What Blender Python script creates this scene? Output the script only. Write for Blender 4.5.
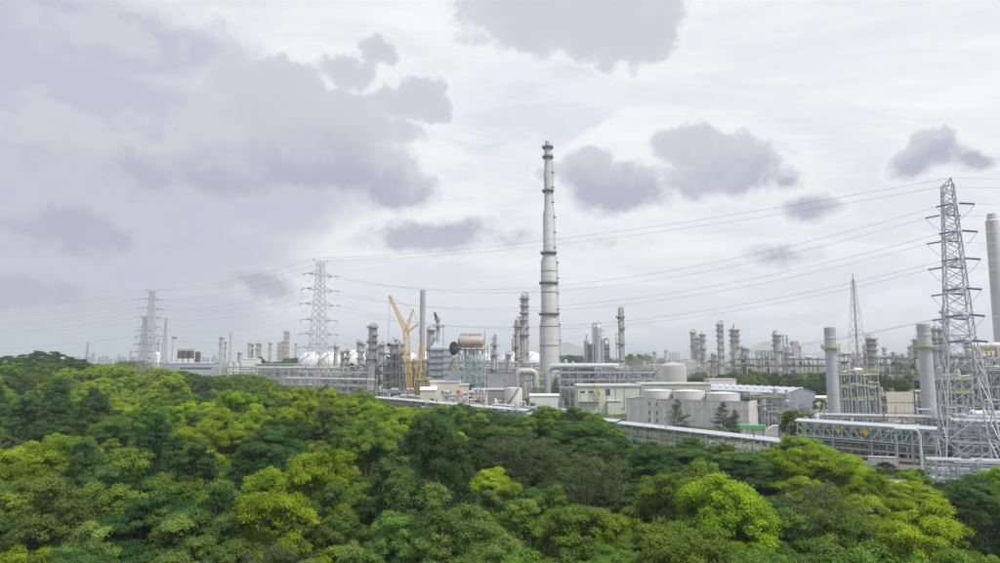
import bpy, math, random
import numpy as np
from mathutils import Vector, Matrix
for o in list(bpy.data.objects): bpy.data.objects.remove(o)
S = bpy.context.scene
C = S.collection
# ------------------------------------------------------------------ camera
CAMZ, FPX, CX, CY = 28.0, 667.0, 500.0, 281.5
PIT = math.atan(78.5 / FPX)
cp, sp = math.cos(PIT), math.sin(PIT)
cam = bpy.data.cameras.new('camera'); camo = bpy.data.objects.new('camera', cam); C.objects.link(camo)
camo.location = (0, 0, CAMZ); camo.rotation_euler = (math.pi / 2 + PIT, 0, 0)
cam.sensor_width = 36; cam.lens = 36 * FPX / 1000; cam.clip_start = 0.5; cam.clip_end = 30000
S.camera = camo
def PX(px, py, Y):                       # pixel + distance -> world X, Z
    dy = (CY - py) / FPX; t = Y / (cp - dy * sp)
    return (px - CX) / FPX * t, CAMZ + (sp + dy * cp) * t
def TOPIX(x, y, z):                      # world -> pixel
    zz = z - CAMZ; d = y * cp + zz * sp; u = -y * sp + zz * cp
    return CX + FPX * x / d, CY - FPX * u / d
def MPP(Y): return Y / FPX * 1.01
# ------------------------------------------------------------------ sun, sky
SUN_EL, SUN_AZ = math.radians(58), math.radians(128)      # azimuth clockwise from the view direction
sl = bpy.data.lights.new('sun', 'SUN'); sl.energy = 3.3; sl.angle = math.radians(10); sl.color = (1, .95, .87)
so = bpy.data.objects.new('sun', sl); C.objects.link(so)
sdir = Vector((math.sin(SUN_AZ) * math.cos(SUN_EL), math.cos(SUN_AZ) * math.cos(SUN_EL), math.sin(SUN_EL)))
so.rotation_euler = sdir.to_track_quat('Z', 'Y').to_euler(); so.location = (60, -60, 200)
W = bpy.data.worlds.new('World'); S.world = W; W.use_nodes = True
def build_sky():
    nt = W.node_tree; N = nt.nodes; L = nt.links; N.clear()
    def M(op, a, b=None, c=None, clamp=False):
        n = N.new('ShaderNodeMath'); n.operation = op; n.use_clamp = clamp
        for i, v in enumerate((a, b, c)):
            if v is None: continue
            if isinstance(v, (int, float)): n.inputs[i].default_value = v
            else: L.new(v, n.inputs[i])
        return n.outputs[0]
    def V(op, a, b=None, sc=None):
        n = N.new('ShaderNodeVectorMath'); n.operation = op
        for i, v in enumerate((a, b)):
            if v is None: continue
            if isinstance(v, tuple): n.inputs[i].default_value = v
            else: L.new(v, n.inputs[i])
        if sc is not None: n.inputs['Scale'].default_value = sc
        return n.outputs[0]
    def mix(f, a, b):
        n = N.new('ShaderNodeMix'); n.data_type = 'RGBA'
        if isinstance(f, (int, float)): n.inputs[0].default_value = f
        else: L.new(f, n.inputs[0])
        for i, v in ((6, a), (7, b)):
            if isinstance(v, tuple): n.inputs[i].default_value = v + (1,)
            else: L.new(v, n.inputs[i])
        return n.outputs[2]
    def smooth(x, lo, hi, a=0., b=1.):
        n = N.new('ShaderNodeMapRange'); n.interpolation_type = 'SMOOTHSTEP'
        L.new(x, n.inputs[0]); n.inputs[1].default_value = lo; n.inputs[2].default_value = hi
        n.inputs[3].default_value = a; n.inputs[4].default_value = b
        return n.outputs[0]
    def noise(vec, scale, detail, rough=.55, dist=0., col=False):
        n = N.new('ShaderNodeTexNoise'); L.new(vec, n.inputs['Vector']); n.inputs['Scale'].default_value = scale
        n.inputs['Detail'].default_value = detail; n.inputs['Roughness'].default_value = rough; n.inputs['Distortion'].default_value = dist
        return n.outputs[1 if col else 0]
    sky = N.new('ShaderNodeTexSky'); sky.sky_type = 'NISHITA'; sky.sun_disc = False
    sky.sun_elevation = SUN_EL; sky.sun_rotation = SUN_AZ; sky.air_density = 1.0; sky.dust_density = 2.0; sky.ozone_density = 1.5
    tc = N.new('ShaderNodeTexCoord'); d = tc.outputs['Generated']
    # clouds sit on a flat deck: squash the direction towards the horizon
    sx = N.new('ShaderNodeSeparateXYZ'); L.new(d, sx.inputs[0])
    up = M('MAXIMUM', sx.outputs[2], 0.0)
    den = M('ADD', up, .22)
    cmb = N.new('ShaderNodeCombineXYZ')
    L.new(M('DIVIDE', sx.outputs[0], den), cmb.inputs[0]); L.new(M('DIVIDE', sx.outputs[1], den), cmb.inputs[1]); L.new(M('MULTIPLY', up, 2.0), cmb.inputs[2])
    deck = cmb.outputs[0]
    # warped direction for the single clouds
    wob = V('SUBTRACT', noise(d, 7., 5., .6, col=True), (.5, .5, .5))
    dd = V('ADD', d, V('SCALE', wob, sc=.085))
    s2 = N.new('ShaderNodeSeparateXYZ'); L.new(dd, s2.inputs[0])
    az = M('ARCTAN2', s2.outputs[0], s2.outputs[1]); el = M('ARCSINE', M('MINIMUM', s2.outputs[2], .999))
    puff = noise(d, 15., 8., .58)
    fine = noise(d, 40., 5., .6)
    def azel(px, py):
        v = Vector((px - CX, FPX * cp - (CY - py) * sp, FPX * sp + (CY - py) * cp)).normalized()
        return math.atan2(v.x, v.y), math.asin(v.z)
    blobs = [(236, 80, 40, 30, 1.0), (290, 82, 62, 32, 1.05), (345, 62, 34, 22, .9), (376, 45, 26, 20, .8), (300, 118, 108, 50, 1.2), (402, 92, 44, 28, 1.0), (430, 108, 22, 16, .8), (352, 128, 72, 34, 1.1),
             (392, 188, 52, 26, 1.1), (330, 170, 90, 40, 1.1), (240, 165, 100, 42, 1.05), (150, 165, 120, 46, .7), (60, 150, 120, 60, .55), (70, 232, 150, 46, .8), (40, 300, 130, 34, .9), (190, 240, 60, 20, .5),
             (430, 240, 84, 24, 1.0), (455, 234, 40, 20, .9), (255, 285, 58, 18, .9), (575, 14, 130, 50, 1.1), (640, 20, 60, 40, .8), (505, 8, 70, 30, .8),
             (592, 172, 38, 34, 1.1), (618, 196, 64, 32, 1.2), (690, 150, 38, 26, 1.1), (735, 165, 58, 32, 1.1), (690, 180, 50, 24, .8), (785, 178, 22, 12, .6), (812, 207, 42, 18, .9), (546, 172, 22, 14, .5),
             (918, 166, 36, 18, 1.0), (940, 157, 34, 22, 1.1), (968, 164, 28, 16, .9), (785, 255, 60, 14, .6), (505, 243, 50, 16, .5), (610, 246, 70, 12, .4), (980, 245, 60, 12, .4), (120, 30, 160, 40, .35)]
    f = sg = sv = None
    for (px, py, rx, ry, a) in blobs:
        ca, ce = azel(px, py)
        # angular radii
        a2, e2 = azel(px + rx, py); a3, e3 = azel(px, py - ry)
        ra = abs(a2 - ca); re = abs(e3 - ce)
        u = M('MULTIPLY', M('SUBTRACT', az, ca), 1 / ra); v = M('MULTIPLY', M('SUBTRACT', el, ce), 1 / re)
        q = M('SQRT', M('ADD', M('MULTIPLY', u, u), M('MULTIPLY', v, v)))
        g = M('MULTIPLY', M('SUBTRACT', 1.15, q), a)
        f = g if f is None else M('SMOOTH_MAX', f, g, .18)
        gp = M('MAXIMUM', g, .02); gv = M('MULTIPLY', gp, v); sg = gp if sg is None else M('ADD', sg, gp); sv = gv if sv is None else M('ADD', sv, gv)
    # the same kind of clouds all round, away from the ones above
    other = M('MULTIPLY', M('SUBTRACT', noise(deck, 1.5, 4., .5), .50), 7.0)
    front = smooth(sx.outputs[1], .55, .72)
    fr2 = M('SUBTRACT', 1.0, front)
    f = M('ADD', M('MULTIPLY', f, front), M('MULTIPLY', other, fr2))
    F = M('ADD', M('ADD', M('SUBTRACT', f, .08), M('MULTIPLY', M('SUBTRACT', puff, .5), 1.15)), M('MULTIPLY', M('SUBTRACT', fine, .5), .6))
    vert = M('MULTIPLY', M('DIVIDE', sv, sg), front)          # height inside the cloud: lit tops, shaded bases
    wid = smooth(vert, -.5, .35, .75, .32); en = N.new('ShaderNodeMapRange'); en.interpolation_type = 'SMOOTHSTEP'; L.new(F, en.inputs[0]); en.inputs[1].default_value = 0.; L.new(wid, en.inputs[2]); edge = en.outputs[0]
    body = smooth(F, .02, .7)
    # high white veil with thin blue gaps
    veil = noise(deck, 2.1, 6., .6, .6)
    streak = noise(V('MULTIPLY', deck, (1., 2.2, 1.)), 1.3, 7., .62, .4)
    gaps = M('MULTIPLY', smooth(veil, .53, .68), smooth(streak, .47, .62))
    K = 10.0                                # background strength is 0.1
    def c(r, g, b): return (r * K, g * K, b * K)
    base = mix(smooth(streak, .35, .68), c(.80, .81, .86), c(.96, .96, .965))
    gl = M('MULTIPLY', smooth(az, -.78, -.12, 1., 0.), smooth(el, .0, .5, 1.0, .8))
    base = mix(M('MULTIPLY', gl, .6), base, c(.54, .585, .70))
    base = mix(smooth(el, .0, .17, .75, 0.), base, c(.73, .76, .86))
    nish = V('SCALE', sky.outputs[0], sc=1.0)
    base = mix(M('MULTIPLY', gaps, .38), base, mix(.35, c(.50, .66, .90), nish))
    soft = None                             # wide grey-blue shade of the thicker deck at left
    for (px, py, rx, ry) in ((70, 120, 260, 90), (60, 235, 240, 75), (60, 315, 230, 50), (190, 175, 180, 70), (60, 20, 200, 40)):
        ca, ce = azel(px, py); a2, _ = azel(px + rx, py); _, e3 = azel(px, py - ry)
        u = M('MULTIPLY', M('SUBTRACT', az, ca), 1 / abs(a2 - ca)); v = M('MULTIPLY', M('SUBTRACT', el, ce), 1 / abs(e3 - ce)); g = M('SUBTRACT', 1.0, M('SQRT', M('ADD', M('MULTIPLY', u, u), M('MULTIPLY', v, v))))
        soft = g if soft is None else M('SMOOTH_MAX', soft, g, .3)
    softm = smooth(M('ADD', soft, M('MULTIPLY', M('SUBTRACT', noise(d, 5., 5., .55), .5), .9)), -.25, .35)
    base = mix(M('MULTIPLY', M('MULTIPLY', softm, front), .92), base, c(.52, .55, .655))
    cloudc = mix(body, c(.70, .705, .765), c(.445, .458, .56))
    lump = noise(d, 9., 6., .62)
    cloudc = mix(M('MULTIPLY', smooth(lump, .45, .78), .3), cloudc, c(.72, .72, .785))
    lit = smooth(M('ADD', vert, M('MULTIPLY', M('SUBTRACT', lump, .5), 2.2)), -.35, .75)
    cloudc = mix(M('MULTIPLY', lit, .75), cloudc, c(.645, .655, .73))
    rim = M('MULTIPLY', smooth(F, -.18, .06), smooth(F, .06, .3, 1., 0.))
    base = mix(M('MULTIPLY', M('MULTIPLY', rim, M('SUBTRACT', 1.0, softm)), .5), base, c(.92, .92, .925))
    col = mix(M('MULTIPLY', edge, .93), base, cloudc)
    low = None                              # small bright cumulus low in the right half
    for (px, py, rx, ry) in ((800, 330, 46, 13), (870, 322, 60, 16), (900, 300, 50, 13), (770, 305, 40, 8), (960, 300, 40, 14), (690, 322, 34, 7), (625, 330, 30, 6), (180, 345, 30, 5)):
        ca, ce = azel(px, py); a2, _ = azel(px + rx, py); _, e3 = azel(px, py - ry)
        u = M('MULTIPLY', M('SUBTRACT', az, ca), 1 / abs(a2 - ca)); v = M('MULTIPLY', M('SUBTRACT', el, ce), 1 / abs(e3 - ce)); g = M('SUBTRACT', 1.1, M('SQRT', M('ADD', M('MULTIPLY', u, u), M('MULTIPLY', v, v))))
        low = g if low is None else M('SMOOTH_MAX', low, g, .2)
    lowm = smooth(M('ADD', low, M('MULTIPLY', M('SUBTRACT', noise(d, 34., 7., .6), .5), 2.4)), .0, .5)
    col = mix(M('MULTIPLY', lowm, .8), col, c(.90, .90, .915))
    # below the horizon the air is simply pale
    col = mix(smooth(sx.outputs[2], -.03, .0, 1., 0.), col, c(.40, .43, .46))
    bg = N.new('ShaderNodeBackground'); bg.inputs[1].default_value = .1; L.new(col, bg.inputs[0])
    out = N.new('ShaderNodeOutputWorld'); L.new(bg.outputs[0], out.inputs[0])
build_sky()
S.view_settings.view_transform = 'Standard'; S.view_settings.look = 'None'
S.view_settings.exposure = 0.0; S.view_settings.gamma = 1.0; S.view_settings.use_curve_mapping = False
S.render.engine = 'CYCLES'; S.cycles.max_bounces = 6; S.cycles.diffuse_bounces = 2; S.cycles.glossy_bounces = 2
S.cycles.transmission_bounces = 3; S.cycles.volume_bounces = 2; S.cycles.transparent_max_bounces = 6
S.render.resolution_x, S.render.resolution_y = 1024, 577
# ------------------------------------------------------------------ materials
MATS = {}
def mat(name, col, rough=.6, metal=0., var=.25, scale=.35, streak=.15, bump=0., rib=0., dirt=None, bands=None):
    """painted or bare surface with weather streaks; rib = spacing of pressed sheet ribs; bands = (height, other colour)"""
    if name in MATS: return MATS[name]
    m = bpy.data.materials.new(name); m.use_nodes = True; nt = m.node_tree; N = nt.nodes; L = nt.links
    b = N['Principled BSDF']; b.inputs['Roughness'].default_value = rough; b.inputs['Metallic'].default_value = metal
    tc = N.new('ShaderNodeTexCoord'); mp = N.new('ShaderNodeMapping'); mp.inputs['Scale'].default_value = (1, 1, streak)
    L.new(tc.outputs['Object'], mp.inputs[0])
    n = N.new('ShaderNodeTexNoise'); n.inputs['Scale'].default_value = scale * 3; n.inputs['Detail'].default_value = 6; n.inputs['Roughness'].default_value = .65
    L.new(mp.outputs[0], n.inputs['Vector'])
    n2 = N.new('ShaderNodeTexNoise'); n2.inputs['Scale'].default_value = scale * .5; n2.inputs['Detail'].default_value = 4
    L.new(tc.outputs['Object'], n2.inputs['Vector'])
    r = N.new('ShaderNodeMapRange'); r.inputs[1].default_value = .35; r.inputs[2].default_value = .72; L.new(n.outputs[0], r.inputs[0])
    mx = N.new('ShaderNodeMix'); mx.data_type = 'RGBA'
    dc = dirt or tuple(c * (1 - var * 1.3) for c in col)
    mx.inputs[6].default_value = tuple(min(1, c * (1 + var * .25)) for c in col) + (1,); mx.inputs[7].default_value = tuple(dc) + (1,)
    if bands:
        sep = N.new('ShaderNodeSeparateXYZ'); L.new(tc.outputs['Object'], sep.inputs[0])
        md = N.new('ShaderNodeMath'); md.operation = 'PINGPONG'; md.inputs[1].default_value = bands[0]; L.new(sep.outputs[2], md.inputs[0])
        gt = N.new('ShaderNodeMath'); gt.operation = 'GREATER_THAN'; gt.inputs[1].default_value = bands[0] / 2; L.new(md.outputs[0], gt.inputs[0])
        bm = N.new('ShaderNodeMix'); bm.data_type = 'RGBA'; L.new(gt.outputs[0], bm.inputs[0])
        bm.inputs[6].default_value = col + (1,); bm.inputs[7].default_value = bands[1] + (1,); L.new(bm.outputs[2], mx.inputs[6])
    ml = N.new('ShaderNodeMath'); ml.operation = 'MULTIPLY'; L.new(r.outputs[0], ml.inputs[0]); L.new(n2.outputs[0], ml.inputs[1]); L.new(ml.outputs[0], mx.inputs[0])
    L.new(mx.outputs[2], b.inputs['Base Color'])
    if bump or rib:
        bp = N.new('ShaderNodeBump'); bp.inputs['Strength'].default_value = .6; bp.inputs['Distance'].default_value = bump or .05
        if rib:
            w = N.new('ShaderNodeTexWave'); w.bands_direction = 'X'; w.inputs['Scale'].default_value = 1 / rib / 3.14; L.new(tc.outputs['Object'], w.inputs['Vector'])
            L.new(w.outputs[1], bp.inputs['Height'])
        else: L.new(n.outputs[0], bp.inputs['Height'])
        L.new(bp.outputs[0], b.inputs['Normal'])
    MATS[name] = m
    return m
STEEL = mat('galvanised_steel', (.44, .46, .48), .5, .1, .5)
STEELD = mat('dark_steel', (.17, .175, .18), .6, .1, .4)
STEELB = mat('blue_grey_steel', (.36, .43, .48), .55, .05, .35)
STEELG = mat('grey_green_steel', (.40, .50, .47), .55, .05, .35)
PALEG = mat('pale_green_steel', (.58, .68, .58), .5, .0, .3)
SILVER = mat('silver_cladding', (.53, .545, .58), .42, .25, .22, .25)
SILVER2 = mat('dull_silver_cladding', (.50, .49, .485), .5, .12, .42, .3)
WARMS = mat('warm_grey_cladding', (.50, .465, .42), .55, .05, .45, .3)
WHITE = mat('white_paint', (.78, .78, .78), .45, 0, .18)
CREAM = mat('cream_paint', (.70, .67, .57), .6, 0, .22)
CREAMG = mat('pale_green_plaster', (.62, .66, .56), .65, 0, .25)
CONC = mat('concrete', (.66, .65, .655), .85, 0, .5, .5, .07, .03)
CONCL = mat('pale_concrete', (.52, .51, .48), .85, 0, .3, .4, .2)
STACKM = mat('stack_concrete', (.60, .595, .60), .75, 0, .3, .12, .06)
BLUEG = mat('blue_grey_sheet', (.42, .465, .53), .5, .05, .15, .3, .15, .05, .35)
SHEDM = mat('shed_sheet', (.30, .335, .395), .5, .05, .15, .3, .15, .05, .35)
DRUMM = mat('weathered_drum_cladding', (.43, .405, .375), .5, .15, .7, .5, .4, dirt=(.22, .16, .12))
RUST = mat('rusty_steel', (.33, .22, .16), .75, 0, .5)
ROOFB = mat('pale_blue_roof_sheet', (.50, .55, .62), .5, .15, .22, .3, .4)
ROOFW = mat('white_roof_sheet', (.72, .73, .74), .5, 0, .2, .25, 1)
YEL = mat('yellow_paint', (.72, .52, .05), .5, 0, .25)
LIME = mat('yellow_green_paint', (.60, .62, .10), .5, 0, .25)
CRANE = mat('crane_yellow', (.76, .50, .15), .45, 0, .3)
ORANGE = mat('orange_paint', (.75, .20, .06), .5, 0, .2)
REDB = mat('rust_red_paint', (.45, .14, .09), .6, 0, .3)
GREEN = mat('bright_green_paint', (.15, .46, .16), .5, 0, .3)
DKGREEN = mat('dark_green_paint', (.03, .10, .08), .6, 0, .3)
BLUE = mat('blue_paint', (.10, .26, .55), .5, 0, .2)
INSUL = mat('blue_glazed_insulator', (.10, .17, .42), .3, 0, .1)
WIRE = mat('aluminium_wire', (.30, .31, .33), .5, .4, .1)
DARK = mat('dark_opening', (.035, .038, .042), .5, 0, .3)
GLASS = mat('window_glass', (.06, .08, .10), .12, 0, .1)
GREYP = mat('grey_panel', (.33, .34, .35), .65, .05, .25, .3, .2, .04, .3)
BROWN = mat('brown_louvre', (.12, .085, .085), .7, 0, .3)
PYLR = mat('red_white_steel', (.40, .385, .41), .55, .05, .3, bands=(9.0, (.38, .31, .32)))
PYLB = mat('weathered_pylon_steel', (.54, .57, .63), .5, .1, .5, .25, .2, dirt=(.36, .28, .24))
MAST = mat('mast_red_white', (.52, .50, .51), .5, 0, .2, bands=(6.0, (.46, .38, .38)))
RUBBER = mat('black_rubber', (.02, .02, .02), .8, 0, .2)
FARB = mat('far_concrete', (.30, .31, .33), .8, 0, .3, .1)
BARK = mat('bark', (.11, .085, .06), .9, 0, .4, 1.5, .2, .05)
WOOD = mat('weathered_pole_concrete', (.46, .41, .35), .85, 0, .3)
# ------------------------------------------------------------------ mesh helpers
class MB:
    def __init__(s): s.v = []; s.f = []
    def add(s, vs, fs):
        o = len(s.v); s.v.extend(vs); s.f.extend([tuple(i + o for i in f) for f in fs])
    def box(s, cx, cy, cz, sx, sy, sz, rz=0):
        c, n = math.cos(rz), math.sin(rz); vs = []
        for z in (-.5, .5):
            for x, y in ((-.5, -.5), (.5, -.5), (.5, .5), (-.5, .5)):
                a, b = x * sx, y * sy; vs.append((cx + a * c - b * n, cy + a * n + b * c, cz + z * sz))
        s.add(vs, [(3, 2, 1, 0), (4, 5, 6, 7), (0, 1, 5, 4), (1, 2, 6, 5), (2, 3, 7, 6), (3, 0, 4, 7)]); return s
    def bar(s, p, q, w, h=None):
        p, q = Vector(p), Vector(q); d = q - p
        if d.length < 1e-5: return s
        d.normalize(); u = d.cross(Vector((0, 0, 1)))
        if u.length < 1e-3: u = Vector((1, 0, 0))
        u.normalize(); v = u.cross(d); h = h or w; vs = []
        for e in (p, q):
            for a, b in ((-1, -1), (1, -1), (1, 1), (-1, 1)): vs.append(tuple(e + u * a * w / 2 + v * b * h / 2))
        s.add(vs, [(0, 1, 2, 3), (7, 6, 5, 4), (0, 4, 5, 1), (1, 5, 6, 2), (2, 6, 7, 3), (3, 7, 4, 0)]); return s
    def path(s, pts, r, n=8, cap=True):
        P = [Vector(p) for p in pts]; rs = r if isinstance(r, (list, tuple)) else [r] * len(P); o = len(s.v); u = None
        for i, p in enumerate(P):
            a = (P[i] - P[i - 1]).normalized() if i else None; b = (P[i + 1] - P[i]).normalized() if i < len(P) - 1 else None
            t = (a + b).normalized() if a and b else (a or b)
            if u is None:
                u = t.cross(Vector((0, 0, 1)))
                if u.length < 1e-3: u = Vector((1, 0, 0))
            u = (u - t * u.dot(t))
            if u.length < 1e-4: u = t.orthogonal()
            u.normalize(); w = t.cross(u); k = 1.0
            if a and b:
                c = max(.35, math.sqrt(max(0, (1 + a.dot(b)) / 2))); k = 1 / c
            for j in range(n):
                g = 2 * math.pi * j / n; s.v.append(tuple(p + (u * math.cos(g) + w * math.sin(g)) * rs[i] * (k if k < 1.2 else 1.1)))
        for i in range(len(P) - 1):
            for j in range(n): s.f.append((o + i * n + j, o + i * n + (j + 1) % n, o + (i + 1) * n + (j + 1) % n, o + (i + 1) * n + j))
        if cap:
            s.f.append(tuple(o + j for j in reversed(range(n)))); s.f.append(tuple(o + (len(P) - 1) * n + j for j in range(n)))
        return s
    def tube(s, p, q, r0, r1=None, n=8): return s.path([p, q], [r0, r0 if r1 is None else r1], n)
    def lathe(s, prof, n=20, cx=0, cy=0, axis='z', cz=0):
        o = len(s.v)
        for r, z in prof:
            for j in range(n):
                g = 2 * math.pi * j / n; a, b = r * math.cos(g), r * math.sin(g)
                if axis == 'z': s.v.append((cx + a, cy + b, cz + z))
                elif axis == 'x': s.v.append((cx + z, cy + a, cz + b))
                else: s.v.append((cx + a, cy + z, cz + b))
        m = len(prof)
        for i in range(m - 1):
            for j in range(n): s.f.append((o + i * n + j, o + i * n + (j + 1) % n, o + (i + 1) * n + (j + 1) % n, o + (i + 1) * n + j))
        s.f.append(tuple(o + j for j in reversed(range(n)))); s.f.append(tuple(o + (m - 1) * n + j for j in range(n)))
        return s
    def annulus(s, r0, r1, z0, z1, n=16, a0=0, a1=2 * math.pi, cx=0, cy=0):
        full = a1 - a0 > 6.28; k = n if full else n + 1; o = len(s.v)
        for j in range(k):
            g = a0 + (a1 - a0) * j / n; c, q = math.cos(g), math.sin(g)
            for r, z in ((r0, z0), (r1, z0), (r1, z1), (r0, z1)): s.v.append((cx + r * c, cy + r * q, z))
        for j in range(n):
            a = o + 4 * j; b = o + 4 * ((j + 1) % k)
            for e in range(4): s.f.append((a + e, b + e, b + (e + 1) % 4, a + (e + 1) % 4))
        return s
    def prism(s, poly, z0, z1):
        n = len(poly); vs = [(x, y, z0) for x, y in poly] + [(x, y, z1) for x, y in poly]
        s.add(vs, [tuple(reversed(range(n))), tuple(range(n, 2 * n))] + [(i, (i + 1) % n, n + (i + 1) % n, n + i) for i in range(n)]); return s
    def mesh(s, name, m, smooth=True):
        me = bpy.data.meshes.new(name); me.from_pydata(s.v, [], s.f); me.materials.append(m)
        if smooth and len(me.polygons):
            me.polygons.foreach_set('use_smooth', [True] * len(me.polygons)); me.set_sharp_from_angle(angle=math.radians(38))
        me.update(); return me
    def build(s, name, m, parent=None, kind=None):
        o = bpy.data.objects.new(name, s.mesh(name, m)); C.objects.link(o)
        if parent: o.parent = parent
        if kind: o['kind'] = kind
        return o
def tag(o, label=None, cat=None, group=None, kind=None):
    for k, v in (('label', label), ('category', cat), ('group', group), ('kind', kind)):
        if v: o[k] = v
    return o
def thing(name, label, cat, loc=(0, 0, 0), rotz=0, group=None):
    o = bpy.data.objects.new(name, None); C.objects.link(o); o.location = loc; o.rotation_euler = (0, 0, rotz); o.empty_display_size = .5
    return tag(o, label, cat, group)
def inst(name, me, parent, loc=(0, 0, 0), rot=(0, 0, 0), sc=(1, 1, 1)):
    o = bpy.data.objects.new(name, me); C.objects.link(o); o.parent = parent; o.location = loc; o.rotation_euler = rot; o.scale = sc
    return o
UNIT = {}
def unitbox(m):
    if m.name not in UNIT: UNIT[m.name] = MB().box(0, 0, .5, 1, 1, 1).mesh('member', m, False)
    return UNIT[m.name]
def post(parent, name, m, x, y, z0, z1, w):          # upright member that shares one mesh
    return inst(name, unitbox(m), parent, (x, y, z0), (0, 0, 0), (w, w, z1 - z0))
def beamx(parent, name, m, x0, x1, y, z, w, h): return inst(name, unitbox(m), parent, ((x0 + x1) / 2, y, z - h / 2), (0, 0, 0), (abs(x1 - x0), w, h))
def beamy(parent, name, m, x, y0, y1, z, w, h): return inst(name, unitbox(m), parent, (x, (y0 + y1) / 2, z - h / 2), (0, 0, 0), (w, abs(y1 - y0), h))
def rail(mb, pts, h=1.1, t=.06, step=2.0):           # handrail along a polyline
    for a, b in zip(pts, pts[1:]):
        a, b = Vector(a), Vector(b); n = max(1, int((b - a).length / step))
        for z in (h, h * .55): mb.bar(a + Vector((0, 0, z)), b + Vector((0, 0, z)), t)
        for i in range(n + 1):
            p = a.lerp(b, i / n); mb.bar(p, p + Vector((0, 0, h)), t)
    return mb
ORD = ['first', 'second', 'third', 'fourth', 'fifth', 'sixth', 'seventh', 'eighth', 'ninth', 'tenth', 'eleventh', 'twelfth', 'thirteenth', 'fourteenth', 'fifteenth', 'sixteenth', 'seventeenth', 'eighteenth', 'nineteenth', 'twentieth']
def ordinal(i):
    if i < 20: return ORD[i]
    tens = {2: 'twenty', 3: 'thirty', 4: 'forty', 5: 'fifty'}; n = i + 1
    return ({20: 'twentieth', 30: 'thirtieth', 40: 'fortieth', 50: 'fiftieth'}[n] if n % 10 == 0 else tens[n // 10] + '-' + ORD[n % 10 - 1])
SKORD = [ordinal(i) for i in range(50)]
# ------------------------------------------------------------------ ground
def gz(x, y):
    return 9 * math.exp(-((x + 280) / 160) ** 2 - ((y - 430) / 170) ** 2) + 10 * math.exp(-((x + 300) / 62) ** 2 - ((y - 430) / 90) ** 2)
def ground_material(name, cols, scale):
    m = bpy.data.materials.new(name); m.use_nodes = True; nt = m.node_tree; N = nt.nodes; L = nt.links; b = N['Principled BSDF']; b.inputs['Roughness'].default_value = .95
    g = N.new('ShaderNodeNewGeometry'); n = N.new('ShaderNodeTexNoise'); n.inputs['Scale'].default_value = scale; n.inputs['Detail'].default_value = 8; n.inputs['Roughness'].default_value = .7
    L.new(g.outputs['Position'], n.inputs['Vector']); r = N.new('ShaderNodeValToRGB'); L.new(n.outputs[0], r.inputs[0])
    r.color_ramp.elements[0].position = .3; r.color_ramp.elements[0].color = cols[0] + (1,); r.color_ramp.elements[1].position = .7; r.color_ramp.elements[1].color = cols[-1] + (1,)
    e = r.color_ramp.elements.new(.5); e.color = cols[1] + (1,); L.new(r.outputs[0], b.inputs['Base Color'])
    n2 = N.new('ShaderNodeTexNoise'); n2.inputs['Scale'].default_value = 2.5; n2.inputs['Detail'].default_value = 6; L.new(g.outputs['Position'], n2.inputs['Vector'])
    bp = N.new('ShaderNodeBump'); bp.inputs['Distance'].default_value = .2; bp.inputs['Strength'].default_value = .5; L.new(n2.outputs[0], bp.inputs['Height']); L.new(bp.outputs[0], b.inputs['Normal'])
    return m
def axis(lo, hi, fine_lo, fine_hi, step, far):
    a = list(np.arange(fine_lo, fine_hi + 1, step)); v, s = fine_lo, step
    while v > lo: s *= 1.5; v -= s; a.insert(0, max(v, lo))
    v, s = fine_hi, step
    while v < hi: s *= 1.5; v += s; a.append(min(v, hi))
    return a
gx_ = axis(-12000, 12000, -600, 500, 25, 0); gy_ = axis(-600, 13000, -100, 900, 25, 0)
mb = MB(); mb.v = [(x, y, gz(x, y)) for y in gy_ for x in gx_]; nx = len(gx_)
mb.f = [(j * nx + i, j * nx + i + 1, (j + 1) * nx + i + 1, (j + 1) * nx + i) for j in range(len(gy_) - 1) for i in range(nx - 1)]
tag(mb.build('ground', ground_material('ground_soil_grass', [(.035, .05, .018), (.06, .085, .03), (.10, .12, .05)], .08)), kind='structure')
def sheet(name, poly, z, m):
    b = MB(); b.add([(x, y, z + .0) for x, y in poly], [tuple(range(len(poly)))]); return tag(b.build(name, m), kind='structure')
sheet('plant_yard', [(-190, 620), (-70, 392), (42, 262), (66, 225), (95, 180), (150, 128), (420, 122), (900, 420), (900, 1300), (-600, 1300), (-480, 760), (-330, 700)], .02,
      ground_material('yard_concrete_gravel', [(.13, .127, .12), (.19, .185, .175), (.27, .26, .25)], .12))
sheet('grass_lawn', [(36, 176), (36, 214), (60, 216), (88, 172), (112, 148), (80, 140)], .024, ground_material('mown_grass', [(.10, .17, .035), (.15, .23, .05), (.22, .27, .09)], .3))
sheet('service_road', [(46, 183), (104, 146), (107, 150), (49, 187)], .028, ground_material('worn_concrete_road', [(.36, .34, .31), (.42, .40, .37), (.48, .46, .42)], .5))
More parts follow.
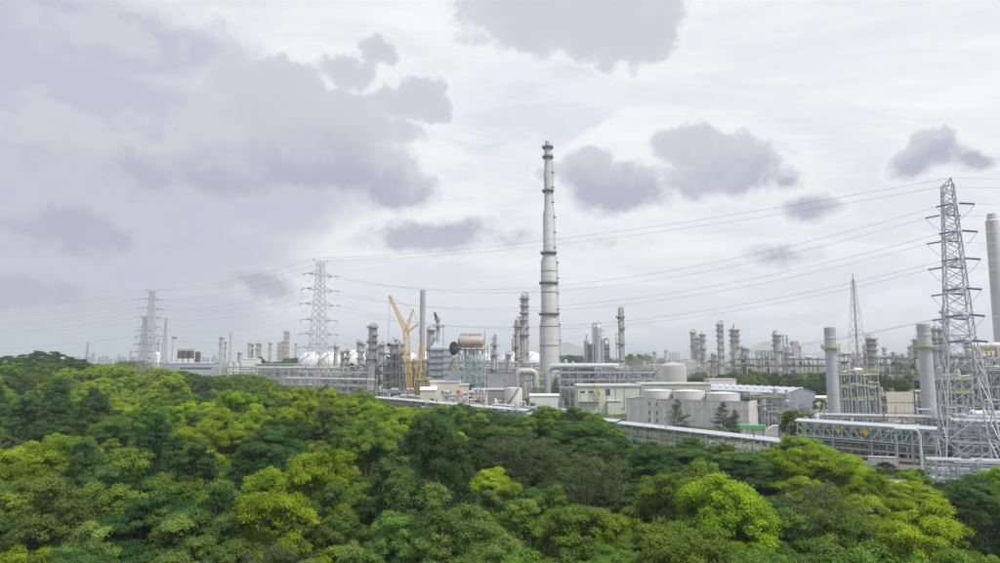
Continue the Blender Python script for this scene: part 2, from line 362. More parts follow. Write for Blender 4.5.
def hills():
    m = ground_material('hill_woodland', [(.03, .05, .03), (.045, .07, .035), (.06, .09, .05)], .01)
    rnd = random.Random(4)
    for name, Y, depth, pk in (('hill', 9700, 900, [(569, 344, 42), (640, 352, 40), (690, 349, 36), (770, 344, 56), (830, 350, 50), (905, 352, 50), (540, 352, 40), (470, 357, 50)]),
                               ('hill', 7600, 900, [(650, 355, 60), (600, 357, 50), (990, 353, 60), (110, 358.5, 60), (20, 357, 70), (730, 357, 50)])):
        b = MB(); xs = np.linspace(-7600, 8600, 190); rows = 9
        for j in range(rows):
            u = j / (rows - 1); prof = math.sin(math.pi * u) ** 1.2
            for x in xs:
                h = 0
                for px, py, w in pk:
                    X, Z = PX(px, py, Y); s = w * MPP(Y) * .8
                    h = max(h, (Z) * math.exp(-((x - X) / s) ** 2))
                h *= 1 + .10 * math.sin(x * .004 + Y) + .06 * math.sin(x * .013 + 2)
                b.v.append((x, Y + (u - .5) * depth + 60 * math.sin(x * .003), -6 + (h + 6) * prof))
        n = len(xs); b.f = [(j * n + i, j * n + i + 1, (j + 1) * n + i + 1, (j + 1) * n + i) for j in range(rows - 1) for i in range(n - 1)]
        tag(b.build(name, m), kind='structure')
hills()
# ------------------------------------------------------------------ generators
def vessel_profile(r, z0, z1, k=.5, n=5):
    p = [(r, z0), (r, z1)]
    for i in range(1, n + 1):
        a = math.pi / 2 * i / n; p.append((max(.02, r * math.cos(a)), z1 + r * k * math.sin(a)))
    return p
def round_platform(t, r, z, w, m, rm, a0=0, a1=6.2832, n=16):
    pl = MB().annulus(r + .02, r + w, z - .18, z, n, a0, a1)
    for i in range(6):
        g = a0 + (a1 - a0) * (i + .5) / 6; pl.bar((r * math.cos(g), r * math.sin(g), z - 1.2), ((r + w * .9) * math.cos(g), (r + w * .9) * math.sin(g), z - .15), .12)
    p = pl.build('platform', m, t)
    rl = MB(); q = [((r + w - .05) * math.cos(a0 + (a1 - a0) * i / n), (r + w - .05) * math.sin(a0 + (a1 - a0) * i / n), z) for i in range(n + 1)]
    rail(rl, q, 1.15, .07, 3.0); rl.annulus(r + w - .08, r + w - .02, z + .001, z + .3, n, a0, a1)
    rl.build('railing', rm, p)
    return p
def column(label, px, py, Y, wpx, plats=(.35, .55, .75, .95), m=None, rm=None, name='distillation_tower', steps=None, dome=.5, seed=0, pipe=True, wide=1.15, cat='process tower', group=None, z0=0, bands=0):
    """tall vessel: shell with skirt and dished head, ring platforms, ladder, overhead line"""
    m = m or SILVER2; rm = rm or STEEL; rnd = random.Random(hash((round(px), seed)) % 9999 + seed)
    X, Z = PX(px, py, Y); H = Z - z0; r = wpx * MPP(Y) / 2
    g = gz(X, Y); t = thing(name, label, cat, (X, Y, g), rnd.uniform(0, 6.28), group); H -= g
    steps = steps or [(0, 1), (1, 1)]
    prof = [(r * steps[0][1] * wide, 0), (r * steps[0][1], H * .05)]
    for (f0, k0), (f1, k1) in zip(steps, steps[1:]):
        if k1 != k0: prof += [(r * k0, H * f1 - r * .5), (r * k1, H * f1)]
    rt = r * steps[-1][1]; zt = H - rt * dome
    prof += vessel_profile(rt, max(prof[-1][1] + .01, zt - .02), zt, dome)
    sh = MB().lathe(prof, 22).build('shell', m, t)
    if bands:
        for i in range(bands):
            z = H * (.1 + .85 * i / bands); k = [k for f, k in steps if f <= z / H + .02][-1] * r
            MB().annulus(k - .01, k + .07, z, z + .16, 22).build('stiffening_ring', m, sh)
    for i, f in enumerate(plats):
        k = [k for q, k in steps if q <= f + .01][-1] * r; a0 = rnd.uniform(0, 6.28)
        full = (i == len(plats) - 1) or rnd.random() < .5
        round_platform(t, k, H * f, rnd.uniform(1.0, 1.4) + r * .16, STEELD if rm is STEEL else rm, rm, a0, a0 + (6.2832 if full else rnd.uniform(2.6, 4.4)))
    if r > .9 and pipe:
        hp = MB().path([(rt * .85 * math.cos(q), 0, H - .4 + rt * 1.1 * math.sin(q)) for q in np.linspace(0, math.pi, 9)], max(.08, r * .07), 6); hp.build('davit', rm, t)
        sb = MB()
        for i in range(9):
            a = rnd.uniform(0, 6.28); z = H * rnd.uniform(.3, .97); k = [k for q, k in steps if q <= z / H + .01][-1] * r; sb.tube((k * .8 * math.cos(a), k * .8 * math.sin(a), z), ((k + r * .5 + .4) * math.cos(a), (k + r * .5 + .4) * math.sin(a), z), rnd.uniform(.2, .35) * (1 + r * .2), None, 8)
        sb.build('nozzles', m, t, 'stuff')
        if rnd.random() < .6:
            a = rnd.uniform(0, 6.28); z = H * rnd.uniform(.25, .6); MB().lathe(vessel_profile(r * .45, z, z + H * .16), 12, (r * 1.6) * math.cos(a), (r * 1.6) * math.sin(a)).build('reboiler', m, t)
            MB().bar((0, 0, z + .5), (r * 1.6 * math.cos(a), r * 1.6 * math.sin(a), z + .5), .4).build('bracket', rm, t)
    if pipe:
        R = r * max(k for f, k in steps); pr = max(.15, r * .2)
        for a in (0.0, 2.3):
            c, s_ = math.cos(a), math.sin(a); ro = R + pr + .35; zt2 = H + pr * 2 if a == 0 else H * rnd.uniform(.6, .85)
            pts = [(rt * .2 * c, rt * .2 * s_, H - .3), (rt * .2 * c, rt * .2 * s_, zt2), (ro * .8 * c, ro * .8 * s_, zt2 + .2), (ro * c, ro * s_, zt2 - .8), (ro * c, ro * s_, .3)] if a == 0 else \
                  [(R * .6 * c, R * .6 * s_, zt2), (ro * c, ro * s_, zt2), (ro * c, ro * s_, .3)]
            MB().path(pts, pr, 8).build('pipe', m, t)
        a = 4.2; c, s_ = math.cos(a), math.sin(a); ro = R + .55; ld = MB()
        for e in (-.25, .25): ld.bar((ro * c - e * s_, ro * s_ + e * c, .1), (ro * c - e * s_, ro * s_ + e * c, H * .97), .08)
        for i in range(int(H / 2.2)): ld.annulus(.38, .43, i * 2.2 + 2.5, i * 2.2 + 2.6, 8, 0, 6.2832, ro * c, ro * s_)
        for i in range(int(H / 6)): ld.bar((R * .9 * c, R * .9 * s_, i * 6 + 1), (ro * c, ro * s_, i * 6 + 1), .08)
        ld.build('ladder', rm, t)
    return t
def lattice(b, p, q, w0, w1, n, t, faces=True):
    """square lattice boom from p to q"""
    p, q = Vector(p), Vector(q); d = (q - p).normalized(); u = d.cross(Vector((0, 1, 0)))
    if u.length < .05: u = d.cross(Vector((1, 0, 0)))
    u.normalize(); v = d.cross(u); cs = ((-1, -1), (1, -1), (1, 1), (-1, 1))
    def pt(f, k): w = w0 + (w1 - w0) * f; return p.lerp(q, f) + (u * cs[k][0] + v * cs[k][1]) * w / 2
    for k in range(4):
        b.bar(pt(0, k), pt(1, k), t)
        for i in range(n):
            f0, f1 = i / n, (i + 1) / n; a, c = (k, (k + 1) % 4) if i % 2 else ((k + 1) % 4, k)
            b.bar(pt(f0, a), pt(f1, c), t * .6); b.bar(pt(f1, k), pt(f1, (k + 1) % 4), t * .5)
    return b
def pipe_rack(label, p0, p1, width, levels, bay=7., npipes=5, sm=None, pms=None, seed=1, roof=None, name='pipe_rack', group=None, rmax=.4, cat='pipe rack', col=.4, brace=True, hand=None, tray=False):
    sm = sm or STEEL; pms = pms or [SILVER, STEEL, SILVER2, WHITE]; rnd = random.Random(seed)
    d = Vector((p1[0] - p0[0], p1[1] - p0[1])); Ln = d.length; t = thing(name, label, cat, (p0[0], p0[1], gz(*p0)), math.atan2(d.y, d.x), group)
    n = max(1, round(Ln / bay)); bay = Ln / n; top = levels[-1]; cb = MB(); br = MB(); hw = width / 2
    for i in range(n + 1):
        for s in (-1, 1): post(t, 'column', sm, i * bay, s * hw, 0, top + (1.6 if roof else .3), col)
        for z in levels: cb.box(i * bay, 0, z - .17, col * .8, width - col, .34)
    for z in levels:
        for s in (-1, 1): beamx(t, 'beam', sm, 0, Ln, s * (hw + .01), z - .30, col * .6, .26)
    cb.build('cross_beams', sm, t, 'stuff')
    if brace:
        zs = [0] + list(levels)
        for i in range(0, n, 3):
            for s in (-1, 1):
                for a, c in zip(zs, zs[1:]): br.bar((i * bay, s * (hw + .05), a), ((i + 1) * bay, s * (hw + .05), c - .3), .16)
        if br.v: br.build('bracing', sm, t, 'stuff')
    for z in levels:
        y = -hw + .6; k = 0
        while y < hw - .4 and k < npipes:
            r = rnd.uniform(.35, 1) ** 1.5 * rmax; y += r
            if y + r > hw - .3: break
            x0, x1 = (rnd.uniform(0, Ln * .1) if rnd.random() < .3 else -.5), (Ln - (rnd.uniform(0, Ln * .2) if rnd.random() < .3 else -.5)); pm = rnd.choice(pms)
            pts = [(x0, y, z + r), (x1, y, z + r)]
            if rnd.random() < .25 and Ln > 30:           # expansion loop
                a = rnd.uniform(.25, .7) * Ln; h = 2.2; pts = [(x0, y, z + r), (a, y, z + r), (a, y, z + r + h), (a + 3.5, y, z + r + h), (a + 3.5, y, z + r), (x1, y, z + r)]
            MB().path(pts, r, 8).build('pipe', pm, t); y += r + rnd.uniform(.15, .6); k += 1
    for m, k in ((STEELD, .7), (rnd.choice((RUST, WARMS, YEL)), .25), (SILVER, .8), (STEELB, .5)):      # valves, risers and small boxes
        b = MB()
        for _ in range(int(k * Ln / 2.2)):
            z = rnd.choice([0] + list(levels)); x = rnd.uniform(0, Ln); y = rnd.uniform(-hw - .3, hw * .5); q = rnd.random()
            if q < .4: b.box(x, y, z + .5, rnd.uniform(.3, 1.4), rnd.uniform(.3, .8), rnd.uniform(.4, 1.2))
            elif q < .8: h = rnd.uniform(1, 4.5); b.tube((x, y, z), (x, y, z + h), rnd.uniform(.08, .24), None, 6)
            else: b.path([(x, y, z), (x, y, z + 2), (x + rnd.uniform(-4, 4), y, z + 2)], rnd.uniform(.08, .2), 6)
        if b.v: b.build('fittings', m, t, 'stuff')
    if tray: MB().box(Ln / 2, hw + .5, top + .5, Ln, .9, .25).build('cable_tray', STEEL, t)
    if hand:
        r_ = MB(); rail(r_, [(0, -hw - .1, top), (Ln, -hw - .1, top)], 1.1, .07, 2.5); r_.build('railing', hand, t)
    if roof:
        b = MB(); e = .7
        b.add([(-e, -hw - e, top + 1.55), (Ln + e, -hw - e, top + 1.55), (Ln + e, 0, top + 2.2), (-e, 0, top + 2.2), (Ln + e, hw + e, top + 1.55), (-e, hw + e, top + 1.55)], [(0, 1, 2, 3), (3, 2, 4, 5)])
        b.add([(x, y, z - .14) for x, y, z in b.v[:6]], [(3, 2, 1, 0), (5, 4, 2, 3)])
        b.add([(-e, -hw - e, top + 1.55), (Ln + e, -hw - e, top + 1.55), (Ln + e, -hw - e, top + 1.41), (-e, -hw - e, top + 1.41)], [(3, 2, 1, 0)])
        b.build('roof', roof, t)
    return t
def process_structure(label, loc, sx, sy, levels, seed=1, sm=None, rm=None, vm=None, nx=3, ny=2, rotz=0, fill=.7, name='process_structure', group=None, dm=None, pipes=6, cat='process unit', top=True, vmax=1.6):
    """open steel frame: columns, decks with railings, bracing, vessels and risers"""
    sm = sm or STEEL; rm = rm or STEEL; vm = vm or [SILVER, SILVER2, WARMS]; dm = dm or STEELD; rnd = random.Random(seed)
    t = thing(name, label, cat, (loc[0], loc[1], gz(*loc)), rotz, group); xs = [sx * i / nx for i in range(nx + 1)]; ys = [sy * j / ny for j in range(ny + 1)]; H = levels[-1]
    for x in xs:
        for y in ys: post(t, 'column', sm, x, y, 0, H + (rnd.choice((0, 0, 2.2)) if top else 0), .38)
    zs = [0] + list(levels); br = MB(); bm = MB()
    for z0, z1 in zip(zs, zs[1:]):
        for i in range(nx):
            for y in (ys[0], ys[-1]):
                if rnd.random() < .55:
                    br.bar((xs[i], y, z0 + .2), (xs[i + 1], y, z1 - .4), .17)
                    if rnd.random() < .5: br.bar((xs[i + 1], y, z0 + .2), (xs[i], y, z1 - .4), .17)
        for y in ys: bm.bar((0, y, z1 - .45), (sx, y, z1 - .45), .28, .4)
        for x in xs: bm.bar((x, 0, z1 - .46), (x, sy, z1 - .46), .26, .38)
    br.build('bracing', sm, t, 'stuff'); bm.build('beams', sm, t, 'stuff')
    for k, z in enumerate(levels):
        x0, x1 = (0, sx) if rnd.random() < .6 else sorted((0, rnd.choice(xs[1:])))
        e = .5; d = MB().box((x0 + x1) / 2, sy / 2, z - .1, x1 - x0 + 2 * e, sy + 2 * e, .2).build('deck', dm, t)
        r_ = MB(); rail(r_, [(x0 - e, -e, z), (x1 + e, -e, z), (x1 + e, sy + e, z), (x0 - e, sy + e, z), (x0 - e, -e, z)], 1.1, .08, 2.2)
        r_.annulus; r_.bar((x0 - e, -e, z + .2), (x1 + e, -e, z + .2), .06, .35); r_.build('railing', rm, d)
    # equipment bay by bay
    for k, z in enumerate(zs):
        hmax = (zs[k + 1] - z - .7) if k + 1 < len(zs) else 4.5
        for i in range(nx):
            if rnd.random() > fill: continue
            x = (xs[i] + xs[i + 1]) / 2; w = (xs[1] - xs[0]); y = sy * rnd.uniform(.25, .5); m = rnd.choice(vm)
            if rnd.random() < .5:
                r = min(w * .3, vmax, rnd.uniform(.5, 1.6)); h = rnd.uniform(.6, .95) * hmax; MB().lathe(vessel_profile(r, z, z + max(.4, h - r * .5)), 14, x, y).build('drum', m, t)
            else:
                r = min(hmax * .35, vmax, rnd.uniform(.4, 1.2)); l = w * .8
                b = MB().lathe([(r * .4, -l / 2 - r * .3), (r * .85, -l / 2 - r * .15), (r, -l / 2), (r, l / 2), (r * .85, l / 2 + r * .15), (r * .4, l / 2 + r * .3)], 14, x, y, 'x', z + r + .5)
                for q in (-.3, .3): b.box(x + q * l, y, z + .3, .3, r * 1.2, .6)
                b.build('heat_exchanger', m, t)
    for m, wts in ((STEELD, 14), (rnd.choice((YEL, REDB, RUST, WHITE)), 5), (SILVER, 14)):      # valves, trays, lamps and small boxes
        b = MB()
        for _ in range(int(wts * max(1, sx / 14))):
            z = rnd.choice(zs); x = rnd.uniform(0, sx); y = rnd.uniform(-.4, sy * .6); q = rnd.random()
            if q < .4: b.box(x, y, z + .5, rnd.uniform(.3, 1.2), rnd.uniform(.3, .8), rnd.uniform(.4, 1.0))
            elif q < .75: h = rnd.uniform(1, 3); b.tube((x, y, z), (x, y, z + h), rnd.uniform(.08, .2), None, 6)
            else: l = rnd.uniform(1, 4); b.tube((max(0, x - l), y, z + rnd.uniform(.4, 2)), (min(sx, x + l), y, z + rnd.uniform(.4, 2)), rnd.uniform(.06, .16), None, 6)
        b.build('fittings', m, t, 'stuff')
    for _ in range(pipes):
        x = rnd.uniform(0, sx); y = rnd.choice((-.6, sy * .5, -.35)); z1 = rnd.choice(levels) + rnd.uniform(-.5, 2); r = rnd.uniform(.1, .32); x2 = min(sx, max(0, x + rnd.uniform(-5, 5)))
        MB().path([(x, y, 0), (x, y, z1), (x2, y, z1), (x2, sy * .6, z1)], r, 7).build('pipe', rnd.choice(vm), t)
    return t
def box_part(t, name, m, cx, cy, cz, sx, sy, sz, rz=0): return MB().box(cx, cy, cz, sx, sy, sz, rz).build(name, m, t)
def building(label, loc, sx, sy, h, m, roofm, rotz=0, ridge=0, wins=(), doors=(), name='building', cat='building', group=None, gable='x', parapet=0, over=.4, wm=None):
    """box building; wins/doors: (face, u centre, z centre, w, h)  face 'f' front(-y) or 'l','r'"""
    t = thing(name, label, cat, (loc[0], loc[1], gz(*loc)), rotz, group)
    b = MB()
    if ridge and gable == 'x':      # ridge runs along x, gables on the x ends
        pr = [(0, 0), (sy, 0), (sy, h), (sy / 2, h + ridge), (0, h)]
        b.add([(x, y, z) for x in (0, sx) for y, z in pr], [(4, 3, 2, 1, 0), (5, 6, 7, 8, 9)] + [(i, (i + 1) % 5, 5 + (i + 1) % 5, 5 + i) for i in range(5)])
        w = b.build('wall', m, t); rb = MB(); sl = math.atan2(ridge, sy / 2); e = over; dz = e * math.tan(sl)
        for s in (0, 1):
            y0, y1 = (-e, sy / 2) if s == 0 else (sy + e, sy / 2)
            q = [(-e, y0, h - dz + .06), (sx + e, y0, h - dz + .06), (sx + e, y1, h + ridge + .06), (-e, y1, h + ridge + .06)]
            rb.add(q + [(x, y, z + .16) for x, y, z in q], [(0, 1, 2, 3), (7, 6, 5, 4), (0, 4, 5, 1), (1, 5, 6, 2), (3, 7, 4, 0)] if s else [(3, 2, 1, 0), (4, 5, 6, 7), (1, 5, 4, 0), (2, 6, 5, 1), (0, 4, 7, 3)])
        rb.build('roof', roofm, t)
    else:
        w = MB().box(sx / 2, sy / 2, h / 2, sx, sy, h).build('wall', m, t)
        rf = MB().box(sx / 2, sy / 2, h + .15, sx + 2 * over, sy + 2 * over, .3)
        if parapet:
            for (cx, cy, ax, ay) in ((sx / 2, -over + .15, sx + 2 * over, .3), (sx / 2, sy + over - .15, sx + 2 * over, .3), (-over + .15, sy / 2, .3, sy), (sx + over - .15, sy / 2, .3, sy)): rf.box(cx, cy, h + .3 + parapet / 2, ax, ay, parapet)
        rf.build('roof', roofm, t)
    for lst, nm in ((wins, 'window'), (doors, 'door')):
        for (fc, u, z, ww, hh) in lst:
            if fc == 'f': c = (u, -.03, z); s = (ww, .1, hh); fr = (ww + .3, .05, hh + .3)
            elif fc == 'l': c = (-.03, u, z); s = (.1, ww, hh); fr = (.05, ww + .3, hh + .3)
            else: c = (sx + .03, u, z); s = (.1, ww, hh); fr = (.05, ww + .3, hh + .3)
            o = box_part(t, nm, GLASS if nm == 'window' else (wm or GREYP), *c, *s); box_part(o, 'frame', STEEL, *c, *fr)
    return t
def storage_tank(label, X, Y, r, h, m=None, name='storage_tank', roofk=.12, stair=True, railm=None, group=None):
    m = m or WHITE; t = thing(name, label, 'tank', (X, Y, gz(X, Y)), 0, group)
    sh = MB().lathe([(r, 0), (r, h), (r + .08, h), (r + .08, h + .18), (r - .1, h + .18)], 36).build('shell', m, t)
    for i in range(1, 5): MB().annulus(r - .01, r + .035, h * i / 5, h * i / 5 + .07, 36).build('course_ring', m, sh)
    MB().lathe([(r - .12, h + .1), (r * .6, h + .18 + r * roofk * .6), (.2, h + .18 + r * roofk), (.02, h + .18 + r * roofk)], 36).build('roof', m, t)
    rl = MB(); n = 20; rail(rl, [((r - .1) * math.cos(i * 2 * math.pi / n), (r - .1) * math.sin(i * 2 * math.pi / n), h + .15) for i in range(n + 1)], 1.1, .08, 3); rl.build('railing', railm or STEEL, t)
    if stair:
        s = MB(); pts = []
        for i in range(19):
            a = math.radians(215 + 85 * i / 18); z = .2 + h * i / 18; pts.append(((r + .5) * math.cos(a), (r + .5) * math.sin(a), z))
        for a, b in zip(pts, pts[1:]): s.bar(a, b, .9, .35)
        s2 = s.build('stair', STEELD, t); r2 = MB()
        for a, b in zip(pts, pts[1:]): r2.bar((a[0] * 1.03, a[1] * 1.03, a[2] + 1), (b[0] * 1.03, b[1] * 1.03, b[2] + 1), .08); r2.bar((a[0] * 1.03, a[1] * 1.03, a[2]), (a[0] * 1.03, a[1] * 1.03, a[2] + 1), .06)
        r2.build('railing', railm or STEEL, s2)
    return t
def sphere_tank(label, px, pyt, rpx, Y, group='white gas spheres'):
    r = rpx * MPP(Y); X, Zt = PX(px, pyt, Y); zc = Zt - r; t = thing('gas_sphere', label, 'sphere tank', (X, Y, 0), .3, group); n = 16
    prof = [(max(.02, r * math.sin(math.pi * i / n)), zc - r * math.cos(math.pi * i / n)) for i in range(n + 1)]
    s = MB().lathe(prof, 32).build('shell', WHITE, t)
    for i in range(10):
        a = 2 * math.pi * i / 10; MB().tube((r * .97 * math.cos(a), r * .97 * math.sin(a), 0), (r * .97 * math.cos(a), r * .97 * math.sin(a), zc), .55, None, 8).build('leg', WHITE, t)
    st = MB(); pts = []
    for i in range(15):
        a = math.radians(200 + 8 * i); ph = math.radians(0 + 82 * i / 14); pts.append(((r + .6) * math.cos(ph) * math.cos(a), (r + .6) * math.cos(ph) * math.sin(a), zc + (r + .6) * math.sin(ph)))
    for a, b in zip(pts, pts[1:]): st.bar(a, b, .7, .3)
    st.build('stair', STEEL, t)
    p = MB().annulus(.3, 2.2, Zt + .1, Zt + .3, 12); p.tube((1, 0, Zt - .5), (1, 0, Zt + 2), .25); p.tube((-1, .3, Zt - .5), (-1, .3, Zt + 1.5), .2); p.build('top_platform', STEEL, t)
    return t
# ------------------------------------------------------------------ power line
PYL_PROF = [(0, 6.2), (34, 2.7), (66, 1.35), (71.5, 1.15)]
def hwid(z):
    for (z0, w0), (z1, w1) in zip(PYL_PROF, PYL_PROF[1:]):
        if z <= z1: return w0 + (w1 - w0) * (z - z0) / (z1 - z0)
    return 1.15
ARMS = [(65, 7.0), (58.2, 7.6), (51.5, 8.2), (44.5, 7.2), (38.2, 7.8), (32.2, 8.4)]
def pylon(label, X, Y, line, m, k=1.0, th=.3, arms=ARMS, group='lattice pylons of the power line', simple=False, ins=1.0):
    """line = (backwards, forwards) unit directions of the wires; local x is the cross-arm direction"""
    g = gz(X, Y); mean = (Vector(line[1]) - Vector(line[0])).normalized(); rz = math.atan2(mean.y, mean.x) - math.pi / 2
    t = thing('lattice_pylon', label, 'pylon', (X, Y, g), rz, group); cs = ((-1, -1), (1, -1), (1, 1), (-1, 1))
    P = lambda z, c: Vector((cs[c][0] * hwid(z), cs[c][1] * hwid(z), z)) * k
    for c in range(4):
        b = MB()
        for (z0, _), (z1, _) in zip(PYL_PROF, PYL_PROF[1:]): b.bar(P(z0, c), P(z1, c), th)
        b.box(*(P(0, c)[:2]), .15, 1.2, 1.2, .5); b.build('leg', m, t)
    zs = [0, 9, 17, 24, 29.5, 34]; z = 34
    while z < 69: z += max(2.1, hwid(z) * 1.35); zs.append(min(z, 71.5))
    br = MB()
    for z0, z1 in zip(zs, zs[1:]):
        for c in range(4):
            d = (c + 1) % 4; br.bar(P(z0, c), P(z1, d), th * .55); br.bar(P(z0, d), P(z1, c), th * .55)
            if z0 < 30: br.bar(P(z1, c), P(z1, d), th * .55); br.bar(P((z0 + z1) / 2, c), (P(z1, c) + P(z1, d)) / 2, th * .4)
    br.build('bracing', m, t, 'stuff'); tips = []
    inv = Matrix.Rotation(-rz, 3, 'Z')
    for (z, ln) in arms:
        for s in (-1, 1):
            b = MB(); w = hwid(z); tip = Vector((s * ln, 0, z + .3)) * k
            for e in (-1, 1):
                b.bar(Vector((s * w, e * w, z)) * k, tip, th * .7); b.bar(Vector((s * w * .95, e * w, z + 1.9)) * k, tip, th * .6)
                for f in (.35, .7): b.bar((Vector((s * w, e * w, z)) * k).lerp(tip, f), (Vector((s * w * .95, e * w, z + 1.9)) * k).lerp(tip, f * .8), th * .4)
            for f in (.0, .3, .6): b.bar((Vector((s * w, -w, z)) * k).lerp(tip, f), (Vector((s * w, w, z)) * k).lerp(tip, f), th * .4)
            a = b.build('crossarm', m, t); ends = []
            for q in (0, 1):
                d = inv @ Vector((line[q][0], line[q][1], 0)); e = tip + d * 4.0 * k + Vector((0, 0, -.35))
                if not simple:
                    ib = MB(); nd = 12
                    ib.path([(tip + d * .7 * k).lerp(e, i / (2 * nd)) for i in range(2 * nd + 1)], [(.10 + (.20 if i % 2 else 0)) * ins for i in range(2 * nd + 1)], 8); ib.build('insulator', INSUL, a)
                ends.append(e)
            if not simple:
                MB().path([ends[0].lerp(ends[1], i / 10) + Vector((0, 0, -3.6 * math.sin(math.pi * i / 10))) for i in range(11)], .045, 5).build('jumper', WIRE, a)
            tips.append([Matrix.Rotation(rz, 3, 'Z') @ e + Vector((X, Y, g)) for e in ends])
    for s in (-1, 1):
        tip = Vector((s * 4.6, 0, 72.2)) * k; b = MB()
        for e in (-1, 1): b.bar(Vector((0, e * .95, 71.4)) * k, tip, th * .6); b.bar(Vector((s * 1.2, e * 1.1, 69)) * k, tip, th * .5)
        b.bar(Vector((0, -.95, 71.4)) * k, Vector((0, .95, 71.4)) * k, th * .5); b.build('earth_wire_arm', m, t)
        w = Matrix.Rotation(rz, 3, 'Z') @ tip + Vector((X, Y, g)); tips.append([w, w])
    return tips
PR = (112.0, 163.0); PM = (PX(318.5, 330, 300)[0], 300.0); PL = (PX(150, 330, 425)[0], 425.0)
PRR = (PR[0] + 205, PR[1] - 40); PLL = (PL[0] - 200, PL[1] + 70)
def ud(a, b): v = Vector((b[0] - a[0], b[1] - a[1])).normalized(); return (v.x, v.y)
NODES = [PRR, PR, PM, PL, PLL]
tipsR = pylon('tall blue-grey lattice pylon rising over the pipework at the right edge', *PR, (ud(PR, PRR), ud(PR, PM)), PYLB, th=.27)
tipsM = pylon('pale banded lattice pylon in front of the white gas spheres', *PM, (ud(PM, PR), ud(PM, PL)), PYLR, th=.15, ins=.55)
tipsL = pylon('taller lattice pylon of the far pair standing behind the treetops at left', *PL, (ud(PL, PM), ud(PL, PLL)), PYLR, k=(PX(150, 290, PL[1])[1] - gz(*PL)) / 72.2, th=.17, ins=.55)
pylon('lattice pylon beyond the right side of the photograph', *PRR, (ud(PRR, (PRR[0] + 200, PRR[1])), ud(PRR, PR)), PYLB)
tipsRR = [[Vector((a.x + PRR[0] - PR[0], a.y + PRR[1] - PR[1], a.z)) for a in p] for p in tipsR]
X2, _ = PX(144.5, 330, 400)
tips2 = pylon('shorter pale lattice pylon of the far pair at left', X2, 400, (ud(PL, PM), ud(PL, PLL)), PYLR, k=(PX(145, 316, 400)[1] - gz(X2, 400)) / 72.2, th=.17, ins=.55, arms=ARMS[1:])
for px, py, Y, lab in ((88, 342, 1500, 'tiny pale lattice pylon far off above the trees at left'), (131, 349, 1900, 'tiniest lattice pylon on the left horizon beside the dark wood')):
    X, Z = PX(px, py, Y); pylon(lab, X, Y, ((1, .4), (-1, -.2)), STEEL, k=Z / 72, th=.55, simple=True)
SIDES = ['front', 'rear']; LV = ['topmost', 'second', 'third', 'fourth', 'fifth', 'lowest']
def wire(a, b, sag, r, label):
    pts = [a.lerp(b, i / 26) + Vector((0, 0, -4 * sag * (i / 26) * (1 - i / 26))) for i in range(27)]
    o = MB().path(pts, r, 5).build('power_cable', WIRE); tag(o, label, 'cable', 'power line cables')
for A, B, sp_, r, qa, qb in ((tipsR, tipsM, 'between the right pylon and the banded pylon', .033, 1, 0), (tipsM, tipsL, 'between the banded pylon and the far left pair', .028, 1, 0)):
    for i, (ta, tb) in enumerate(zip(A, B)):
        nm = f'{LV[i // 2]} level' if i < 12 else 'earth wire level'
        if i in ((6, 7, 10, 11) if sp_.startswith('between the right') else (1, 5, 7, 9, 11)): continue
        wire(ta[qa], tb[qb], (13 if 'right' in sp_ else 4) if i < 12 else 4, r if i < 12 else .035, f'thin {SIDES[i % 2]} cable at {nm} {sp_}')
for i in (0, 1, 2, 3, 4, 5, 8, 12, 13):
    nm = f'{LV[i // 2]} level' if i < 12 else 'earth wire level'
    b = tipsL[i]; e = b[1] + Vector((PLL[0] - PL[0], PLL[1] - PL[1], -6)); wire(b[1], e, 4, .032 if i < 12 else .028, f'thin {SIDES[i % 2]} cable at {nm} running off left edge')
    a = tipsR[i]; off = Vector((PRR[0] - PR[0], PRR[1] - PR[1], 0)); wire(a[0], a[1] + off if i < 12 else a[0] + off, 4, .042, f'thin {SIDES[i % 2]} cable at {nm} running off right edge')
